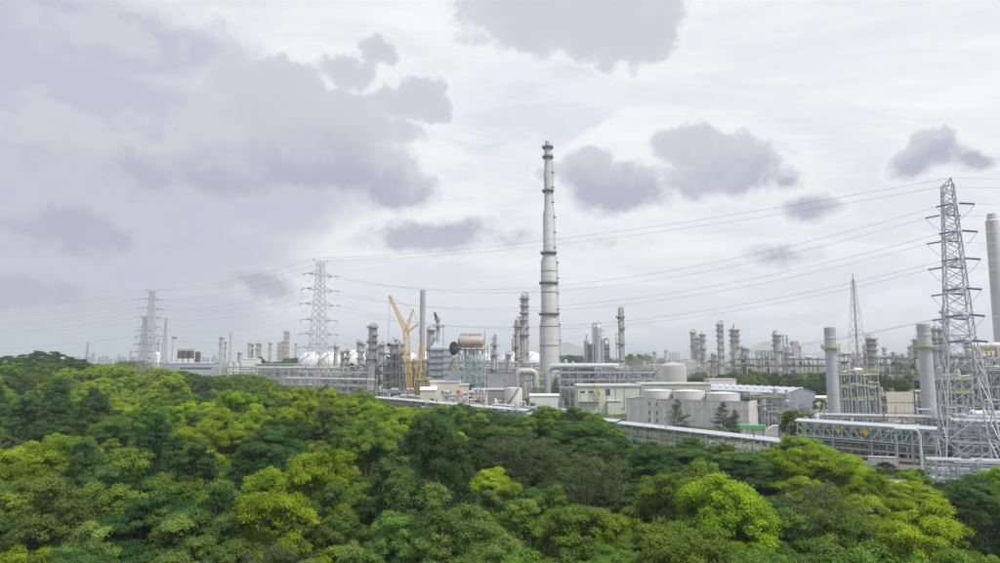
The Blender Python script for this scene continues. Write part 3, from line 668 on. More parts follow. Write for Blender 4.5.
# ------------------------------------------------------------------ main stack
def main_stack():
    Y = 440; X, Z = PX(549, 300, Y); t = thing('tall_stack', 'very tall pale stepped concrete stack at the centre', 'chimney', (X, Y, 0)); q = MPP(Y) / 2
    rows = [(392, 19.8), (327, 19.2), (317, 15.9), (262, 15.6), (254.5, 10.8), (214, 10.6), (208, 7.6), (191, 7.5), (176, 8.5), (168, 6.8), (147, 6.9), (146.8, 4.9), (141, 4.8)]
    prof = [(20 * q, 0)] + [(w * q, PX(549, y, Y)[1]) for y, w in rows]; H = prof[-1][1]
    prof += [(4.0 * q, H), (3.9 * q, H - 3)]
    MB().lathe(prof, 40).build('shaft', STACKM, t)
    def rad(z):
        for (r0, z0), (r1, z1) in zip(prof, prof[1:]):
            if z0 <= z <= z1 and z1 > z0: return r0 + (r1 - r0) * (z - z0) / (z1 - z0)
    for y, w in ((314, 1.7), (283, 1.2), (253, 1.9), (191, 1.5), (157, 1.4), (147.4, 1.5)):
        z = PX(549, y, Y)[1]; round_platform(t, rad(z) + .05, z, w, STEELD, STEELD, n=24); MB().annulus(rad(z) - .3, rad(z) + w * .8, z - .9, z - .35, 24).build('platform_girder', STEELD, t)
    for y in (346, 327, 293, 272):
        z = PX(549, y, Y)[1]; MB().annulus(rad(z) - .3, rad(z) + .14, z, z + .45, 30).build('seam_ring', STEELD, t)
    z = 20
    while z < H - 10:
        MB().annulus(rad(z) - .05, rad(z) + .06, z, z + .22, 36).build('joint_ring', STACKM, t); z += 5.2
    a = -.15; ld = MB(); pts = [((rad(zz) + .6) * math.cos(a), (rad(zz) + .6) * math.sin(a), zz) for zz in np.linspace(4, H - 8, 40)]
    for p, s in zip(pts, pts[1:]): ld.bar(p, s, .5, .5)
    ld.build('ladder', STEEL, t)
    for i, zz in enumerate(np.linspace(20, H - 12, 15)):
        r = rad(zz) + .5; MB().annulus(0.2, 1.2, zz, zz + .5, 8, 0, 6.2832, r * math.cos(a), r * math.sin(a)).build('rest_platform', STEELD, t)
    for g in (.4, 2.0, 3.5, 5.1): MB().tube((10 * q * math.cos(g), 10 * q * math.sin(g), PX(549, 147.4, Y)[1]), (10 * q * math.cos(g), 10 * q * math.sin(g), H + 4.5), .09, .05, 6).build('lightning_rod', STEEL, t)
    # yellow railed frame round the foot
    f = thing('stack_foot_frame', 'steel frame with yellow railed decks round the tall stack foot', 'platform frame', (X, Y, 0)); w = 9.6
    for x in (-w, -3.2, 3.2, w):
        for y in (-w, w): post(f, 'column', STEELB, x, y, 0, 19, .45)
    for z in (5.5, 10.5, 15.5, 19):
        d = MB(); d.box(0, -w - .8, z, 2 * w + 2, 2.2, .25); d.box(-w - .3, 0, z, 2, 2 * w - 2, .25); d.box(w + .3, 0, z, 2, 2 * w - 2, .25); d = d.build('deck', STEELB, f)
        r_ = MB(); rail(r_, [(-w - 1.2, w, z), (-w - 1.2, -w - 1.8, z), (w + 1.2, -w - 1.8, z), (w + 1.2, w, z)], 1.3, .14, 1.8)
        for s in (-1, 1): r_.box(s * 5.5, -w - 1.85, z + .7, 4.5, .05, .8)
        r_.build('railing', LIME, d)
main_stack()
# ------------------------------------------------------------------ crane
def crane():
    Y = 418; P = lambda px, py, dy=0: Vector((PX(px, py, Y)[0], dy, PX(px, py, Y)[1])); X0 = P(413, 395).x
    t = thing('lattice_crane', 'yellow lattice crawler crane with raised luffing jib', 'crane', (X0, Y, 0)); o = Vector((X0, 0, 0))
    Q = lambda px, py: P(px, py) - o
    for s in (-1, 1):
        b = MB(); b.box(0, s * 3.2, .9, 9, 1.2, 1.5); b.lathe([(.9, -.6), (.9, .6)], 14, -4.5, s * 3.2, 'y', .9); b.lathe([(.9, -.6), (.9, .6)], 14, 4.5, s * 3.2, 'y', .9); b.build('crawler_track', STEELD, t)
    b = MB(); b.box(0, 0, 1.4, 4, 5.6, 1); b.box(1.2, 0, 3.0, 8.5, 3.4, 2.2); b.build('upper_works', CRANE, t)
    box_part(t, 'counterweight', STEELD, 6, 0, 3.4, 2.2, 4.8, 2.8)
    c = box_part(t, 'cab', CRANE, -3.4, -2.4, 3.2, 2, 1.5, 2.3); box_part(c, 'windscreen', GLASS, -4.42, -2.4, 3.6, .06, 1.2, 1.2)
    foot = Vector((-1.5, 0, 3.6)); head = Q(406, 331); tip = Q(390, 297)
    lattice(MB(), foot, head, 3.3, 3.0, 20, .36).build('main_boom', CRANE, t)
    lattice(MB(), head, tip, 2.8, 1.3, 16, .34).build('luffing_jib', CRANE, t)
    j = MB(); j.lathe([(.9, -.4), (.9, .4)], 12, tip.x, 0, 'y', tip.z); j.bar(tip + Vector((-.8, 0, -1)), tip + Vector((.5, 0, 1)), 1.0); j.build('jib_head', CRANE, t)
    s1, s2 = Q(413, 309.5), Q(418, 324.5)
    lattice(MB(), head, s1, 1.4, .6, 8, .3).build('strut', CRANE, t); lattice(MB(), head + Vector((.3, 0, -1)), s2, 1.3, .7, 7, .32).build('strut', CRANE, t)
    mast = Q(421.5, 343); lattice(MB(), Vector((1.5, 0, 3.6)), mast, 3.0, 2.0, 13, .36).build('mast', CRANE, t)
    pe = MB()
    for a, c in ((tip, s1), (s1, s2), (s2, mast), (mast, head + Vector((0, 0, -2))), (mast, Vector((6, 0, 5)))):
        for e in (-.5, .5): pe.bar(a + Vector((0, e, 0)), c + Vector((0, e, 0)), .12)
    pe.build('pendant_lines', WIRE, t)
    hook = Vector((Q(388.5, 345).x, 0, Q(388.5, 345).z)); rp = MB()
    for e in (-.35, .35): rp.bar(Vector((hook.x + e, 0, tip.z)), hook + Vector((e, 0, 1)), .13)
    rp.build('hoist_rope', STEELB, t)
    h = MB(); h.box(hook.x, 0, hook.z, 1.6, .9, 2.2); h.lathe([(.5, -.5), (.5, .5)], 10, hook.x, 0, 'y', hook.z + .4); h.path([(hook.x, 0, hook.z - 1), (hook.x, 0, hook.z - 2.2), (hook.x + .6, 0, hook.z - 2.7), (hook.x + .9, 0, hook.z - 2)], .22, 6); h.build('hook_block', DARK, t)
crane()
# ------------------------------------------------------------------ gas spheres
for px, py, r, Y, lab in ((310.5, 351.5, 12, 720, 'white gas sphere behind the banded pylon, leftmost of the row'), (330, 351.5, 12, 705, 'white gas sphere second from left, touching the pylon outline'),
                          (354.5, 349.5, 13.2, 680, 'large white gas sphere left of the slim grey column'), (386, 351, 12.5, 700, 'white gas sphere between slim column and crane rope'),
                          (408, 352, 11.5, 730, 'white gas sphere half hidden behind the crane boom'), (425, 351.5, 12, 710, 'white gas sphere between crane and grey stack boiler'),
                          (487.5, 353, 10.5, 760, 'white gas sphere behind the raised silver drum'), (510, 352.5, 10.5, 760, 'white gas sphere behind the short red-topped column'), (531, 351, 12, 700, 'white gas sphere just left of the tall stack')):
    sphere_tank(lab, px, py, r, Y)
# ------------------------------------------------------------------ columns and stacks
K4 = (.3, .5, .68, .84, .96); K6 = (.2, .33, .45, .57, .68, .78, .87, .95)
column('slim grey column with ring platforms left of the crane', 372.5, 325, 430, 7, (.42, .55, .68, .78, .86, .965), SILVER2, steps=[(0, 1.05), (.5, 1.0), (1, .95)], wide=1.2)
column('stout grey column with wider lower body beside the crane rope', 394.5, 342, 440, 9, (.35, .55, .66, .8, .95), WARMS, steps=[(0, 1.5), (.66, 1.5), (.68, 1.0), (1, 1.0)])
column('tall plain grey stack just right of the crane', 423, 290, 520, 5.4, (), SILVER2, dome=.05, name='grey_stack', cat='chimney', pipe=False, bands=10)
column('small column with platforms behind the crane mast', 431.5, 328, 500, 6, K4, WARMS)
column('slim short column between second and third sphere', 336, 345, 640, 3.2, (.5, .95), SILVER2, group='small columns')
column('pair of columns behind the third sphere, left one', 359.5, 341, 850, 4.2, (.6, .95), WARMS, group='small columns')
column('pair of columns behind the third sphere, right one', 363.5, 343, 860, 3.6, (.6, .95), WARMS, group='small columns')
column('short column with looped pipe between slim column and crane rope', 382, 343, 600, 5, (.6, .8, .95), SILVER2, group='small columns')
column('silver column with platforms right of the raised drum', 494.8, 336, 420, 5.2, (.3, .5, .72, .86), SILVER, steps=[(0, 1.1), (.72, 1.1), (.73, .75), (1, .75)])
column('short silver column with rust red cap', 509, 353, 420, 4.2, (.95,), SILVER, rm=REDB)
column('shorter column of the platform-ringed pair left of the tall stack', 518, 319, 500, 6.5, (.35, .5, .64, .78, .9), WARMS)
column('taller column of the platform-ringed pair left of the tall stack', 524.3, 294, 500, 6, (.3, .42, .52, .6, .67, .74, .81, .88, .95), SILVER2)
column('thin vent pipe beside the raised silver drum', 485, 331, 400, 1.1, (), SILVER2, pipe=False, name='vent_pipe', cat='pipe')
column('shorter thin vent pipe right of the raised drum', 488, 345, 440, 1.0, (), SILVER2, pipe=False, name='vent_pipe', cat='pipe')
column('round-topped silver cylinder right of the tall stack', 598, 325, 430, 8, (), SILVER, dome=.8, name='absorber_vessel', cat='vessel', bands=8, wide=1.02)
column('slim grey stack with ladder frame right of the silver cylinder', 620.3, 308, 430, 4.8, (.45, .62, .78, .9), SILVER2, dome=.03, name='grey_stack', cat='chimney', steps=[(0, 1.6), (.44, 1.6), (.46, 1), (1, 1)], bands=6)
# far right columns
for px, py, w, Y, lab, m in ((692.5, 331, 4.4, 800, 'leftmost of the three far slim columns over the woods', SILVER2), (697.3, 336.5, 3.6, 840, 'middle shortest of the three far slim columns', WARMS), (702.2, 333, 5, 790, 'rightmost of the three far slim columns', WARMS),
                             (719.3, 322.5, 5.4, 760, 'tall far slim column standing alone above the woods', SILVER2), (734, 327.5, 8, 640, 'fat far column with side nozzles above the woods', WARMS),
                             (776.5, 333, 6.5, 620, 'far column with side ducts behind the tree belt', SILVER2), (871.3, 336.5, 7.5, 470, 'dark banded column right of the red-white mast', WARMS),
                             (933.5, 327, 4.6, 420, 'leftmost of three columns behind the right stack', SILVER2), (939.4, 327.5, 4.6, 430, 'middle of three columns behind the right stack', SILVER2), (943.4, 308.5, 4.4, 440, 'tallest of three columns behind the right stack', SILVER2),
                             (916, 338, 6, 480, 'short column half hidden left of the right stack', WARMS), (893, 352, 2.4, 600, 'tiny far column over the right pipework', WARMS), (902, 354, 1.8, 620, 'tiniest far column over the right pipework', WARMS)):
    column(lab, px, py, Y, w, K6 if w > 5 else (.5, .7, .85, .96), m)
column('fat rounded column with small top neck behind trees', 787, 337, 600, 8.2, (.5, .7), SILVER, steps=[(0, 1), (.84, 1), (.86, .3), (1, .3)], bands=9)
# left far things
for px, py, w, Y, lab, m in ((221.5, 336, 3.2, 900, 'far framed column at left beside thin blue stack', WARMS), (225.6, 341, 1.6, 1000, 'thin bluish stack between two far left columns', STEELB), (250, 342.5, 2.8, 1000, 'left one of two far twin columns', WARMS), (258, 342.5, 2.8, 1000, 'right one of two far twin columns', WARMS),
                             (252.7, 343.5, 1.8, 1005, 'thin riser beside the left far twin column', WARMS), (260.6, 343.5, 1.8, 1005, 'thin riser beside the right far twin column', WARMS),
                             (270.3, 342, 2.4, 1000, 'far slim column between twin columns and stepped block', WARMS), (296, 343, 1.8, 1100, 'thin far column left of the spheres', WARMS), (240, 352, 2.6, 880, 'short far column beside the white warehouse', WARMS)):
    column(lab, px, py, Y, w, (.6, .8, .95), m, pipe=w > 2)
column('slender far chimney at left, tallest of its neighbours', 231.6, 333, 900, 2.6, (), SILVER2, dome=.03, name='far_chimney', cat='chimney', pipe=False, steps=[(0, 1.25), (.5, 1.1), (1, .95)])
column('tapered far chimney beside the three dark silos', 174.6, 336, 900, 2.5, (.97,), SILVER2, dome=.03, name='far_chimney', cat='chimney', pipe=False, steps=[(0, 1.6), (.5, 1.3), (1, 1)])
column('thin blue far pipe stack right of the left pylons', 158.8, 338, 1000, 1.4, (), STEELB, pipe=False, dome=.03, name='far_chimney', cat='chimney')
def far_towers():
    t = thing('reactor_block', 'far stepped block of three joined towers left of the spheres', 'tower block', (PX(284, 360, 1000)[0], 1000, 0))
    for px, py, w in ((280, 342.5, 3.4), (283.3, 341, 3), (287, 331, 4.4)):
        x, z = PX(px, py, 1000); x -= t.location.x; b = MB().box(x, 0, z / 2, w * MPP(1000), 7, z); b = b.build('tower', WARMS, t)
        for i in range(6): MB().box(x, 0, z * (.45 + .1 * i), w * MPP(1000) + .5, 7.5, .5).build('deck', STEELD, b)
far_towers()
def derrick(label, px, pyt, Y, wb, wt, m, name='lattice_mast', n=14, th=.35, legs=4, z0=0):
    X, H = PX(px, pyt, Y); t = thing(name, label, 'mast', (X, Y, gz(X, Y)), .5); H -= gz(X, Y)
    b = MB(); cs = [(math.cos(2 * math.pi * i / legs + .7), math.sin(2 * math.pi * i / legs + .7)) for i in range(legs)]
    P = lambda f, c: Vector((cs[c][0] * (wb + (wt - wb) * f), cs[c][1] * (wb + (wt - wb) * f), H * f))
    for c in range(legs): MB().bar(P(0, c), P(1, c), th).build('leg', m, t)
    f = 0; fs = [0]
    while f < 1: f += max(.025, (wb + (wt - wb) * f) * 1.5 / H); fs.append(min(1, f))
    for f0, f1 in zip(fs, fs[1:]):
        for c in range(legs):
            d = (c + 1) % legs; b.bar(P(f0, c), P(f1, d), th * .6); b.bar(P(f0, d), P(f1, c), th * .6); b.bar(P(f1, c), P(f1, d), th * .6)
    b.build('bracing', m, t, 'stuff')
    MB().tube((0, 0, 0), (0, 0, H + 3), .45, .25, 8).build('riser', m, t)
    return t
derrick('red and white lattice mast above the right pipework', 853, 279.5, 340, 7.2, .7, MAST, th=.13)
derrick('far lattice flare derrick at left beside the pylon pair', 166.2, 318, 900, 5.6, 1.4, STEEL, th=.5)
def right_chimney():
    Y = 300; X, Z = PX(991.5, 214, Y); t = thing('tall_chimney', 'tall smooth grey chimney cut by the right edge', 'chimney', (X, Y, 0)); q = MPP(Y) / 2
    MB().lathe([(15.5 * q, 0), (11.6 * q, Z - 3.2), (10.2 * q, Z - 3.0), (8.4 * q, Z - 2.6), (8 * q, Z), (6.8 * q, Z), (6.8 * q, Z - 3)], 32).build('shaft', STACKM, t)
    for i in range(1, 10):
        z = Z * i / 10; r = (15.5 + (11.6 - 15.5) * z / Z) * q; MB().annulus(r - .2, r + .03, z, z + .12, 32).build('joint_ring', STACKM, t)
right_chimney()
def boiler_stack(label, px, pyt, pyp, Y, w, foot):
    """steel stack with lime railed platform and the two top rings"""
    X, Z = PX(px, pyt, Y); t = thing('boiler_stack', label, 'chimney', (X, Y, 0), -1.2); r = w * MPP(Y) / 2; zp = PX(px, pyp, Y)[1]
    s = MB().lathe([(r * 1.14, 0), (r * 1.08, zp * .6), (r * 1.02, zp), (r, Z - 4), (r * 1.06, Z - 3.9), (r * 1.06, Z - 3.4), (r, Z - 3.3), (r, Z), (r * .92, Z), (r * .9, Z - 3)], 30).build('shaft', SILVER, t)
    for z in (zp * .25, zp * .5, zp * .75, Z - 1.2, Z - 2.2): MB().annulus(r * .9, r * (1.14 - .12 * min(1, z / zp)) + .06, z, z + .22, 30).build('stiffening_ring', STEEL, s)
    round_platform(t, r * 1.02, zp, 1.25, PALEG, LIME, n=22); p = MB()
    for i in range(10):
        a = i * .628; p.bar((r * math.cos(a), r * math.sin(a), zp - 1.5), ((r + 1.1) * math.cos(a), (r + 1.4) * math.sin(a), zp - .1), .1)
    p.build('bracket', STEELB, t)
    ld = MB(); a = .9; ro = r * 1.18 + .5
    for e in (-.3, .3): ld.bar((ro * math.cos(a) - e * math.sin(a), ro * math.sin(a) + e * math.cos(a), 0), (ro * math.cos(a) - e * math.sin(a), ro * math.sin(a) + e * math.cos(a), zp), .1)
    for i in range(int(zp)): ld.annulus(.42, .48, i + .5, i + .58, 8, 0, 6.2832, ro * math.cos(a), ro * math.sin(a))
    ld.build('ladder', STEEL, t)
boiler_stack('silver boiler stack with lime railed platform right of the blue-grey shed', 829.5, 327.5, 347.5, 232, 10.4, 0)
boiler_stack('wider silver boiler stack with lime railed platform left of the right pylon', 923, 324, 346.5, 221, 11.8, 0)
# ------------------------------------------------------------------ boiler box with angled damper stack
def heat_boiler():
    Y = 430; X0, Zt = PX(430, 348, Y); X1 = PX(443.5, 348, Y)[0]; X2 = PX(453, 347, Y)[0]; w = X1 - X0
    t = thing('recovery_boiler', 'blue-grey banded boiler box with slanted damper on its stack', 'boiler', (X0, Y, 0)); dp = 8
    box_part(t, 'casing', BLUEG, w / 2, dp / 2, Zt / 2, w, dp, Zt); box_part(t, 'side_casing', ROOFB, w + (X2 - X1) / 2 + .02, dp / 2 + .5, Zt / 2 - .3, X2 - X1, dp - 1, Zt - .6)
    for i in range(8):
        z = 6 + i * (Zt - 6) / 7.4; MB().box(w / 2, -.25, z, w + .8, .7, .4).build('stiffener', STEELD, t)
        MB().box(w + (X2 - X1) / 2 + .2, .62, z + 1, X2 - X1, .3, .3).build('stiffener', STEEL, t)
    for x in (.2, w * .5, w - .2): box_part(t, 'buckstay', STEELB, x, -.3, Zt / 2, .3, .25, Zt)
    b = MB(); cx = w * .5; q = [(0, 0), (w, 0), (w, dp), (0, dp)]; k = 1.6; top = [(cx - k, 3), (cx + k, 3), (cx + k, 6), (cx - k, 6)]; zt = Zt + 3.6
    b.add([(x, y, Zt + .01) for x, y in q] + [(x, y, zt) for x, y in top], [(3, 2, 1, 0), (4, 5, 6, 7)] + [(i, (i + 1) % 4, 4 + (i + 1) % 4, 4 + i) for i in range(4)]); b.build('hood', BLUEG, t)
    zs = PX(440, 321, Y)[1]; MB().tube((cx + .2, 4.5, zt - .5), (cx + .2, 4.5, zs), 1.25, 1.25, 16).build('stack', ROOFB, t)
    # elbow leaning right, its open mouth a dark slanted disc
    MB().path([(cx + .2, 4.5, zs - 1), (cx + .2, 4.4, zs + .4), (cx - .5, 4, zs + 2.2)], [1.25, 1.6, 2.0], 16).build('elbow', SILVER, t)
    m = MB(); m.lathe([(2.3, -.25), (2.5, .0), (2.3, .25)], 22, 0, 0, 'x'); o = m.build('damper_disc', STEELD, t); o.location = (cx - 1.1, 3.6, zs + 3.0); o.rotation_euler = (0, math.radians(-18), math.radians(28)); o.scale = (1, .8, 1.35)
    zp = PX(440, 326.5, Y)[1]; p = MB().box(cx + .6, 4.5, zp, 7.6, 5, .25).build('platform', STEELD, t); r_ = MB(); rail(r_, [(cx - 3, 2.1, zp), (cx + 4.3, 2.1, zp), (cx + 4.3, 6.9, zp), (cx - 3, 6.9, zp), (cx - 3, 2.1, zp)], 1.1, .1, 2); r_.build('railing', STEEL, p)
    for x in (cx + 3.6, cx + 4.2): post(t, 'support_leg', STEEL, x, 2.6, Zt - .5, zp, .22)
    for z in (Zt * .35, Zt * .6, Zt * .82):
        d = MB().box(X2 - X0 + 1.2, 2, z, 2.4, 9, .2).build('deck', LIME, t); r_ = MB(); rail(r_, [(X2 - X0 + 2.3, -2.4, z), (X2 - X0, -2.4, z)], 1.1, .14, 1.2); rail(r_, [(X2 - X0 + 2.3, -2.4, z), (X2 - X0 + 2.3, 6, z)], 1.1, .14, 1.5); r_.build('railing', YEL, d)
    for y in (-2, 6): post(t, 'support_leg', YEL, X2 - X0 + 2.2, y, 0, Zt * .85, .3)
heat_boiler()
def raised_drum():
    Y = 405; X0 = PX(458, 350, Y)[0]; X1 = PX(483, 350, Y)[0]; w = X1 - X0; zd = PX(470, 349.5, Y)[1]; dp = 9
    t = thing('raised_drum_unit', 'big silver horizontal drum raised on grey-green braced steel legs', 'process unit', (X0, Y, 0))
    for i in range(5):
        for y in (0, dp): post(t, 'column', STEELG, w * i / 4, y, 0, zd, .5)
    zs = [2, 9, 16.5, 24, zd]; br = MB()
    for z0, z1 in zip(zs, zs[1:]):
        for i in range(4):
            a, c = (i, i + 1) if i % 2 else (i + 1, i)
            for y in (-.05, dp): br.bar((w * a / 4, y, z0), (w * c / 4, y, z1), .36); br.bar((w * c / 4, y, z0), (w * a / 4, y, z1), .3)
        for y in (0, dp): beamx(t, 'beam', STEELG, 0, w, y, z1 - .3, .4, .5)
    br.build('bracing', STEELG, t, 'stuff')
    d = MB().box(w / 2, dp / 2, zd + .12, w + 5, dp + 2.5, .25).build('deck', STEELD, t); r_ = MB(); rail(r_, [(-2.4, -1.2, zd + .25), (w + 2.4, -1.2, zd + .25), (w + 2.4, dp + 1.2, zd + .25)], 1.1, .1, 2); r_.build('railing', YEL, d)
    r = 3.7; zc = zd + r + 1.0
    prof = [(.05, -r * .55)] + [(r * math.sin(math.pi / 2 * i / 5), -r * .55 * math.cos(math.pi / 2 * i / 5)) for i in range(1, 6)]; L = w - 2.8
    prof = [(a, b) for a, b in prof] + [(a, L - b) for a, b in reversed(prof)]
    dr = MB().lathe(prof, 26, 1.4, dp / 2, 'x', zc).build('drum', DRUMM, t)
    for i in range(7): MB().lathe([(r - .02, -.15), (r + .12, -.14), (r + .12, .14), (r - .02, .15)], 26, 1.4 + L * (i + .5) / 7, dp / 2, 'x', zc).build('band', STEEL, dr)
    for f in (.2, .5, .8): MB().box(1.4 + L * f, dp / 2, zd + 1.0, .7, r * 1.4, 1.8).build('saddle', STEELD, t)
    b = MB()
    for i in range(14):
        x = 1.5 + L * i / 13; b.tube((x, dp / 2 - .5, zc + r - .4), (x, dp / 2 - .5, zc + r + 1.1), .35 if i % 3 else .6, None, 8)
    b.build('nozzles', WARMS, t, 'stuff'); pw = MB().box(1.4 + L / 2, dp / 2 + .6, zc + r + .35, L, 1.2, .15).build('walkway', STEEL, t); r_ = MB(); rail(r_, [(1.4, dp / 2, zc + r + .4), (1.4 + L, dp / 2, zc + r + .4)], 1.1, .09, 1.6); r_.build('railing', STEELD, pw)
    box_part(t, 'red_band_panel', REDB, w * .8, -1.0, zd + 1.6, 4.5, .1, 1.0)
    f = MB().lathe([(3.0, -.5), (3.5, -.3), (3.5, .3), (3.0, .5)], 24, 0, 0, 'x').build('fan_disc', DARK, t); f.location = (-2.6, 1, zd + .6); f.rotation_euler = (0, 0, math.radians(52))
    f.scale = (1, 1, 1.2); MB().tube((-2.6, 1, zd + .6), (1.5, 4, zd + .6), .8, None, 10).build('fan_shaft', STEELD, t)
    for i, x in enumerate((w * .3, w * .42, w * .62)): MB().tube((x, dp * .5, 0), (x, dp * .5, zd), .65 if i != 1 else .4, None, 14).build('downcomer', SILVER, t)
    for x0, x1, h, m, y in ((-1, 5.5, 12, GREYP, -3), (6.0, 10.2, 13.5, DKGREEN, -3.2), (10.7, 16.5, 12, GREYP, -3)): box_part(t, 'enclosure', m, (x0 + x1) / 2, y + 1.2, h / 2, x1 - x0, 2.4, h)
raised_drum()
# ------------------------------------------------------------------ left and middle pipework
def W2(px, Y): return (PX(px, 385, Y)[0], Y)
pipe_rack('long low pipe rack across the plant in front of the spheres', W2(285, 570), W2(420, 560), 9, (5, 10, 15, 19), 9, 6, STEEL, seed=3)
pipe_rack('concrete-coloured pipe rack behind the banded pylon', W2(258, 490), W2(345, 475), 8, (5, 9.5, 14, 17), 8, 6, SILVER2, seed=5)
pipe_rack('low pipe rack at the forest edge below the banded pylon', W2(285, 425), W2(372, 390), 8, (4.5, 8.5, 12.5), 7, 6, STEEL, seed=7)
pipe_rack('pale pipe rack left of the slim grey column', W2(300, 445), W2(371, 430), 7, (4, 8, 12, 16), 7, 6, SILVER, seed=8)
pipe_rack('far left pipe rack running past the white warehouse', W2(214, 720), W2(300, 650), 9, (6, 12, 18), 10, 6, STEEL, seed=9)
pipe_rack('double level pipe rack behind the far left trees', W2(226, 620), W2(300, 580), 8, (5, 10, 15, 19), 9, 6, SILVER2, seed=10)
pipe_rack('low pipe rack nearest to the left forest edge', W2(232, 540), W2(290, 500), 8, (4.5, 9, 13.5), 8, 6, STEEL, seed=12)
process_structure('cluttered pipework frame right of the banded pylon', W2(322, 445), 24, 9, (5, 9.5, 14), 21, STEEL, STEEL, nx=5, pipes=14)
process_structure('open frame with drums around the slim grey column', W2(362, 440), 14, 12, (6, 11, 17, 22), 22, STEELG, STEEL, nx=3, pipes=12, vm=[SILVER2, WARMS, SILVER])
process_structure('tall cluttered frame under the stout grey column', W2(382, 425), 16, 12, (6, 12, 18, 25, 30), 23, SILVER2, STEEL, nx=3, pipes=14, vm=[SILVER2, WARMS, STEELG])
process_structure('frame of drums and pipes behind the crane boom', W2(403, 450), 13, 12, (6, 12, 18, 25), 24, STEELG, YEL, nx=3, pipes=10)
process_structure('yellow-railed frame between crane and boiler box', W2(418, 415), 8, 8, (5, 10, 14.5), 25, SILVER2, YEL, nx=2, pipes=8)
process_structure('dense pipework frame at the yard edge left of the crane', W2(352, 395), 36, 7, (3.5, 7), 26, STEEL, STEEL, nx=8, pipes=22, fill=.8)
process_structure('low pump shelter frame in front of the crane tracks', W2(385, 392), 26, 6, (4,), 27, STEELB, STEEL, nx=6, pipes=10, fill=.8)
pipe_rack('three-tier pipe rack behind the red-capped column', W2(482, 470), W2(560, 470), 9, (13, 17, 21, 25), 9, 6, SILVER2, [SILVER, WHITE, SILVER2], seed=14, rmax=.7)
pipe_rack('pipe rack in the gap behind grey enclosures', W2(440, 480), W2(520, 475), 9, (8, 13, 17), 9, 6, STEEL, seed=15)
process_structure('grey-blue frame between tall stack and silver cylinder', W2(562, 420), 22, 12, (5.5, 11, 16.5, 22), 28, STEELB, STEELB, nx=4, pipes=14, vm=[STEELB, SILVER2, WARMS])
process_structure('dense white-grey lattice frame under the slim ladder stack', W2(597, 410), 22, 12, (5.5, 11, 16.5, 21.5), 29, STEEL, STEEL, nx=4, pipes=18, vm=[SILVER, SILVER2], fill=.8)
process_structure('dense pale frame beside the pale domed tank', W2(632, 420), 17, 14, (5.5, 11, 16.5, 21.5), 30, STEEL, STEEL, nx=4, pipes=16, vm=[SILVER, SILVER2])
pipe_rack('pale lattice pipe bridge behind the green-cream building', W2(560, 392), W2(660, 385), 7, (12, 16.5, 20.5), 5.5, 5, STEEL, [SILVER, WHITE, STEEL], seed=16)
# vessel house beside the silver cylinder
def cylinder_house():
    Y = 436; t = thing('reactor_unit', 'grey clad frame and short vessels flanking the silver cylinder', 'process unit', (PX(586, 360, Y)[0], Y, 0)); x0 = t.location.x
    for px0, px1, py, m in ((588, 594.5, 344, GREYP), (603, 609.5, 344, SILVER2)):
        a, z = PX(px0, py, Y); b_ = PX(px1, py, Y)[0]; box_part(t, 'casing', m, (a + b_) / 2 - x0, 3, z / 2, b_ - a, 6, z)
        for i in range(5): MB().box((a + b_) / 2 - x0, -.1, z * (.4 + .13 * i), b_ - a + .8, .6, .4).build('deck', STEELD, t)
    a, z = PX(586.5, 339, Y); MB().lathe(vessel_profile(1.5, 0, z - 1), 14, a - x0, 1).build('drum', WARMS, t); MB().tube((a - x0, 1, z - 1), (a - x0, 1, z + 3), .3).build('vent', REDB, t)
    a, z = PX(604.5, 339, Y); MB().path([(a - x0, 1, z - 5), (a - x0, 1, z), (a - x0 + 2.4, 1, z)], .45, 8).build('pipe', STEELD, t); a, z = PX(608.7, 340, Y); post(t, 'column', YEL, a - x0, -1, 0, z, .4)
cylinder_house()
def big_duct():
    Y = 415; x0, z0 = PX(547.5, 378, Y); t = thing('flue_duct', 'long silver flue duct running right from the tall stack', 'duct', (x0, Y, 0)); z1 = PX(560, 366.5, Y)[1]; x1 = PX(621, 366, Y)[0] - x0; r = 2.1
    MB().path([(0, 0, 1), (0, 0, z1 - 4.5), (.5, 0, z1 - 2), (2, 0, z1 - .5), (4.5, 0, z1), (x1, 0, z1)], r, 18).build('duct', SILVER, t)
    for i in range(10): MB().lathe([(r, -.12), (r + .14, -.1), (r + .14, .1), (r, .12)], 18, 6 + (x1 - 7) * i / 9, 0, 'x', z1).build('flange', STEEL, t)
    MB().tube((x1 - .3, 0, .5), (x1 - .3, 0, z1 + 2), 2.0, None, 16).build('end_leg', SILVER, t)
    for i in range(4):
        x = 8 + (x1 - 14) * i / 3; post(t, 'support', WARMS if i == 2 else STEELB, x, -1.6, 0, z1 - r * .7, .5); post(t, 'support', STEELB, x, 1.6, 0, z1 - r * .7, .5); MB().box(x, 0, z1 - r - .1, .5, 4, .5).build('saddle', STEELB, t)
    Y = 408; x0, z0 = PX(517, 380, Y); t = thing('elbow_duct', 'dark grey elbow duct left of the tall stack foot', 'duct', (x0, Y, 0)); z1 = PX(525, 371.5, Y)[1]; x1 = PX(535.5, 380, Y)[0] - x0
    MB().path([(0, 0, .5), (0, 0, z1 - 2.2), (.8, 0, z1 - .6), (2.4, 0, z1), (x1 - 2.4, 0, z1), (x1 - .8, 0, z1 - .6), (x1, 0, z1 - 2.2), (x1, 0, z1 - 8)], 1.9, 16).build('duct', SILVER2, t)
    for x in (4, 8): post(t, 'support', STEELB, x, 0, 0, z1 - 1.6, .6)
big_duct()
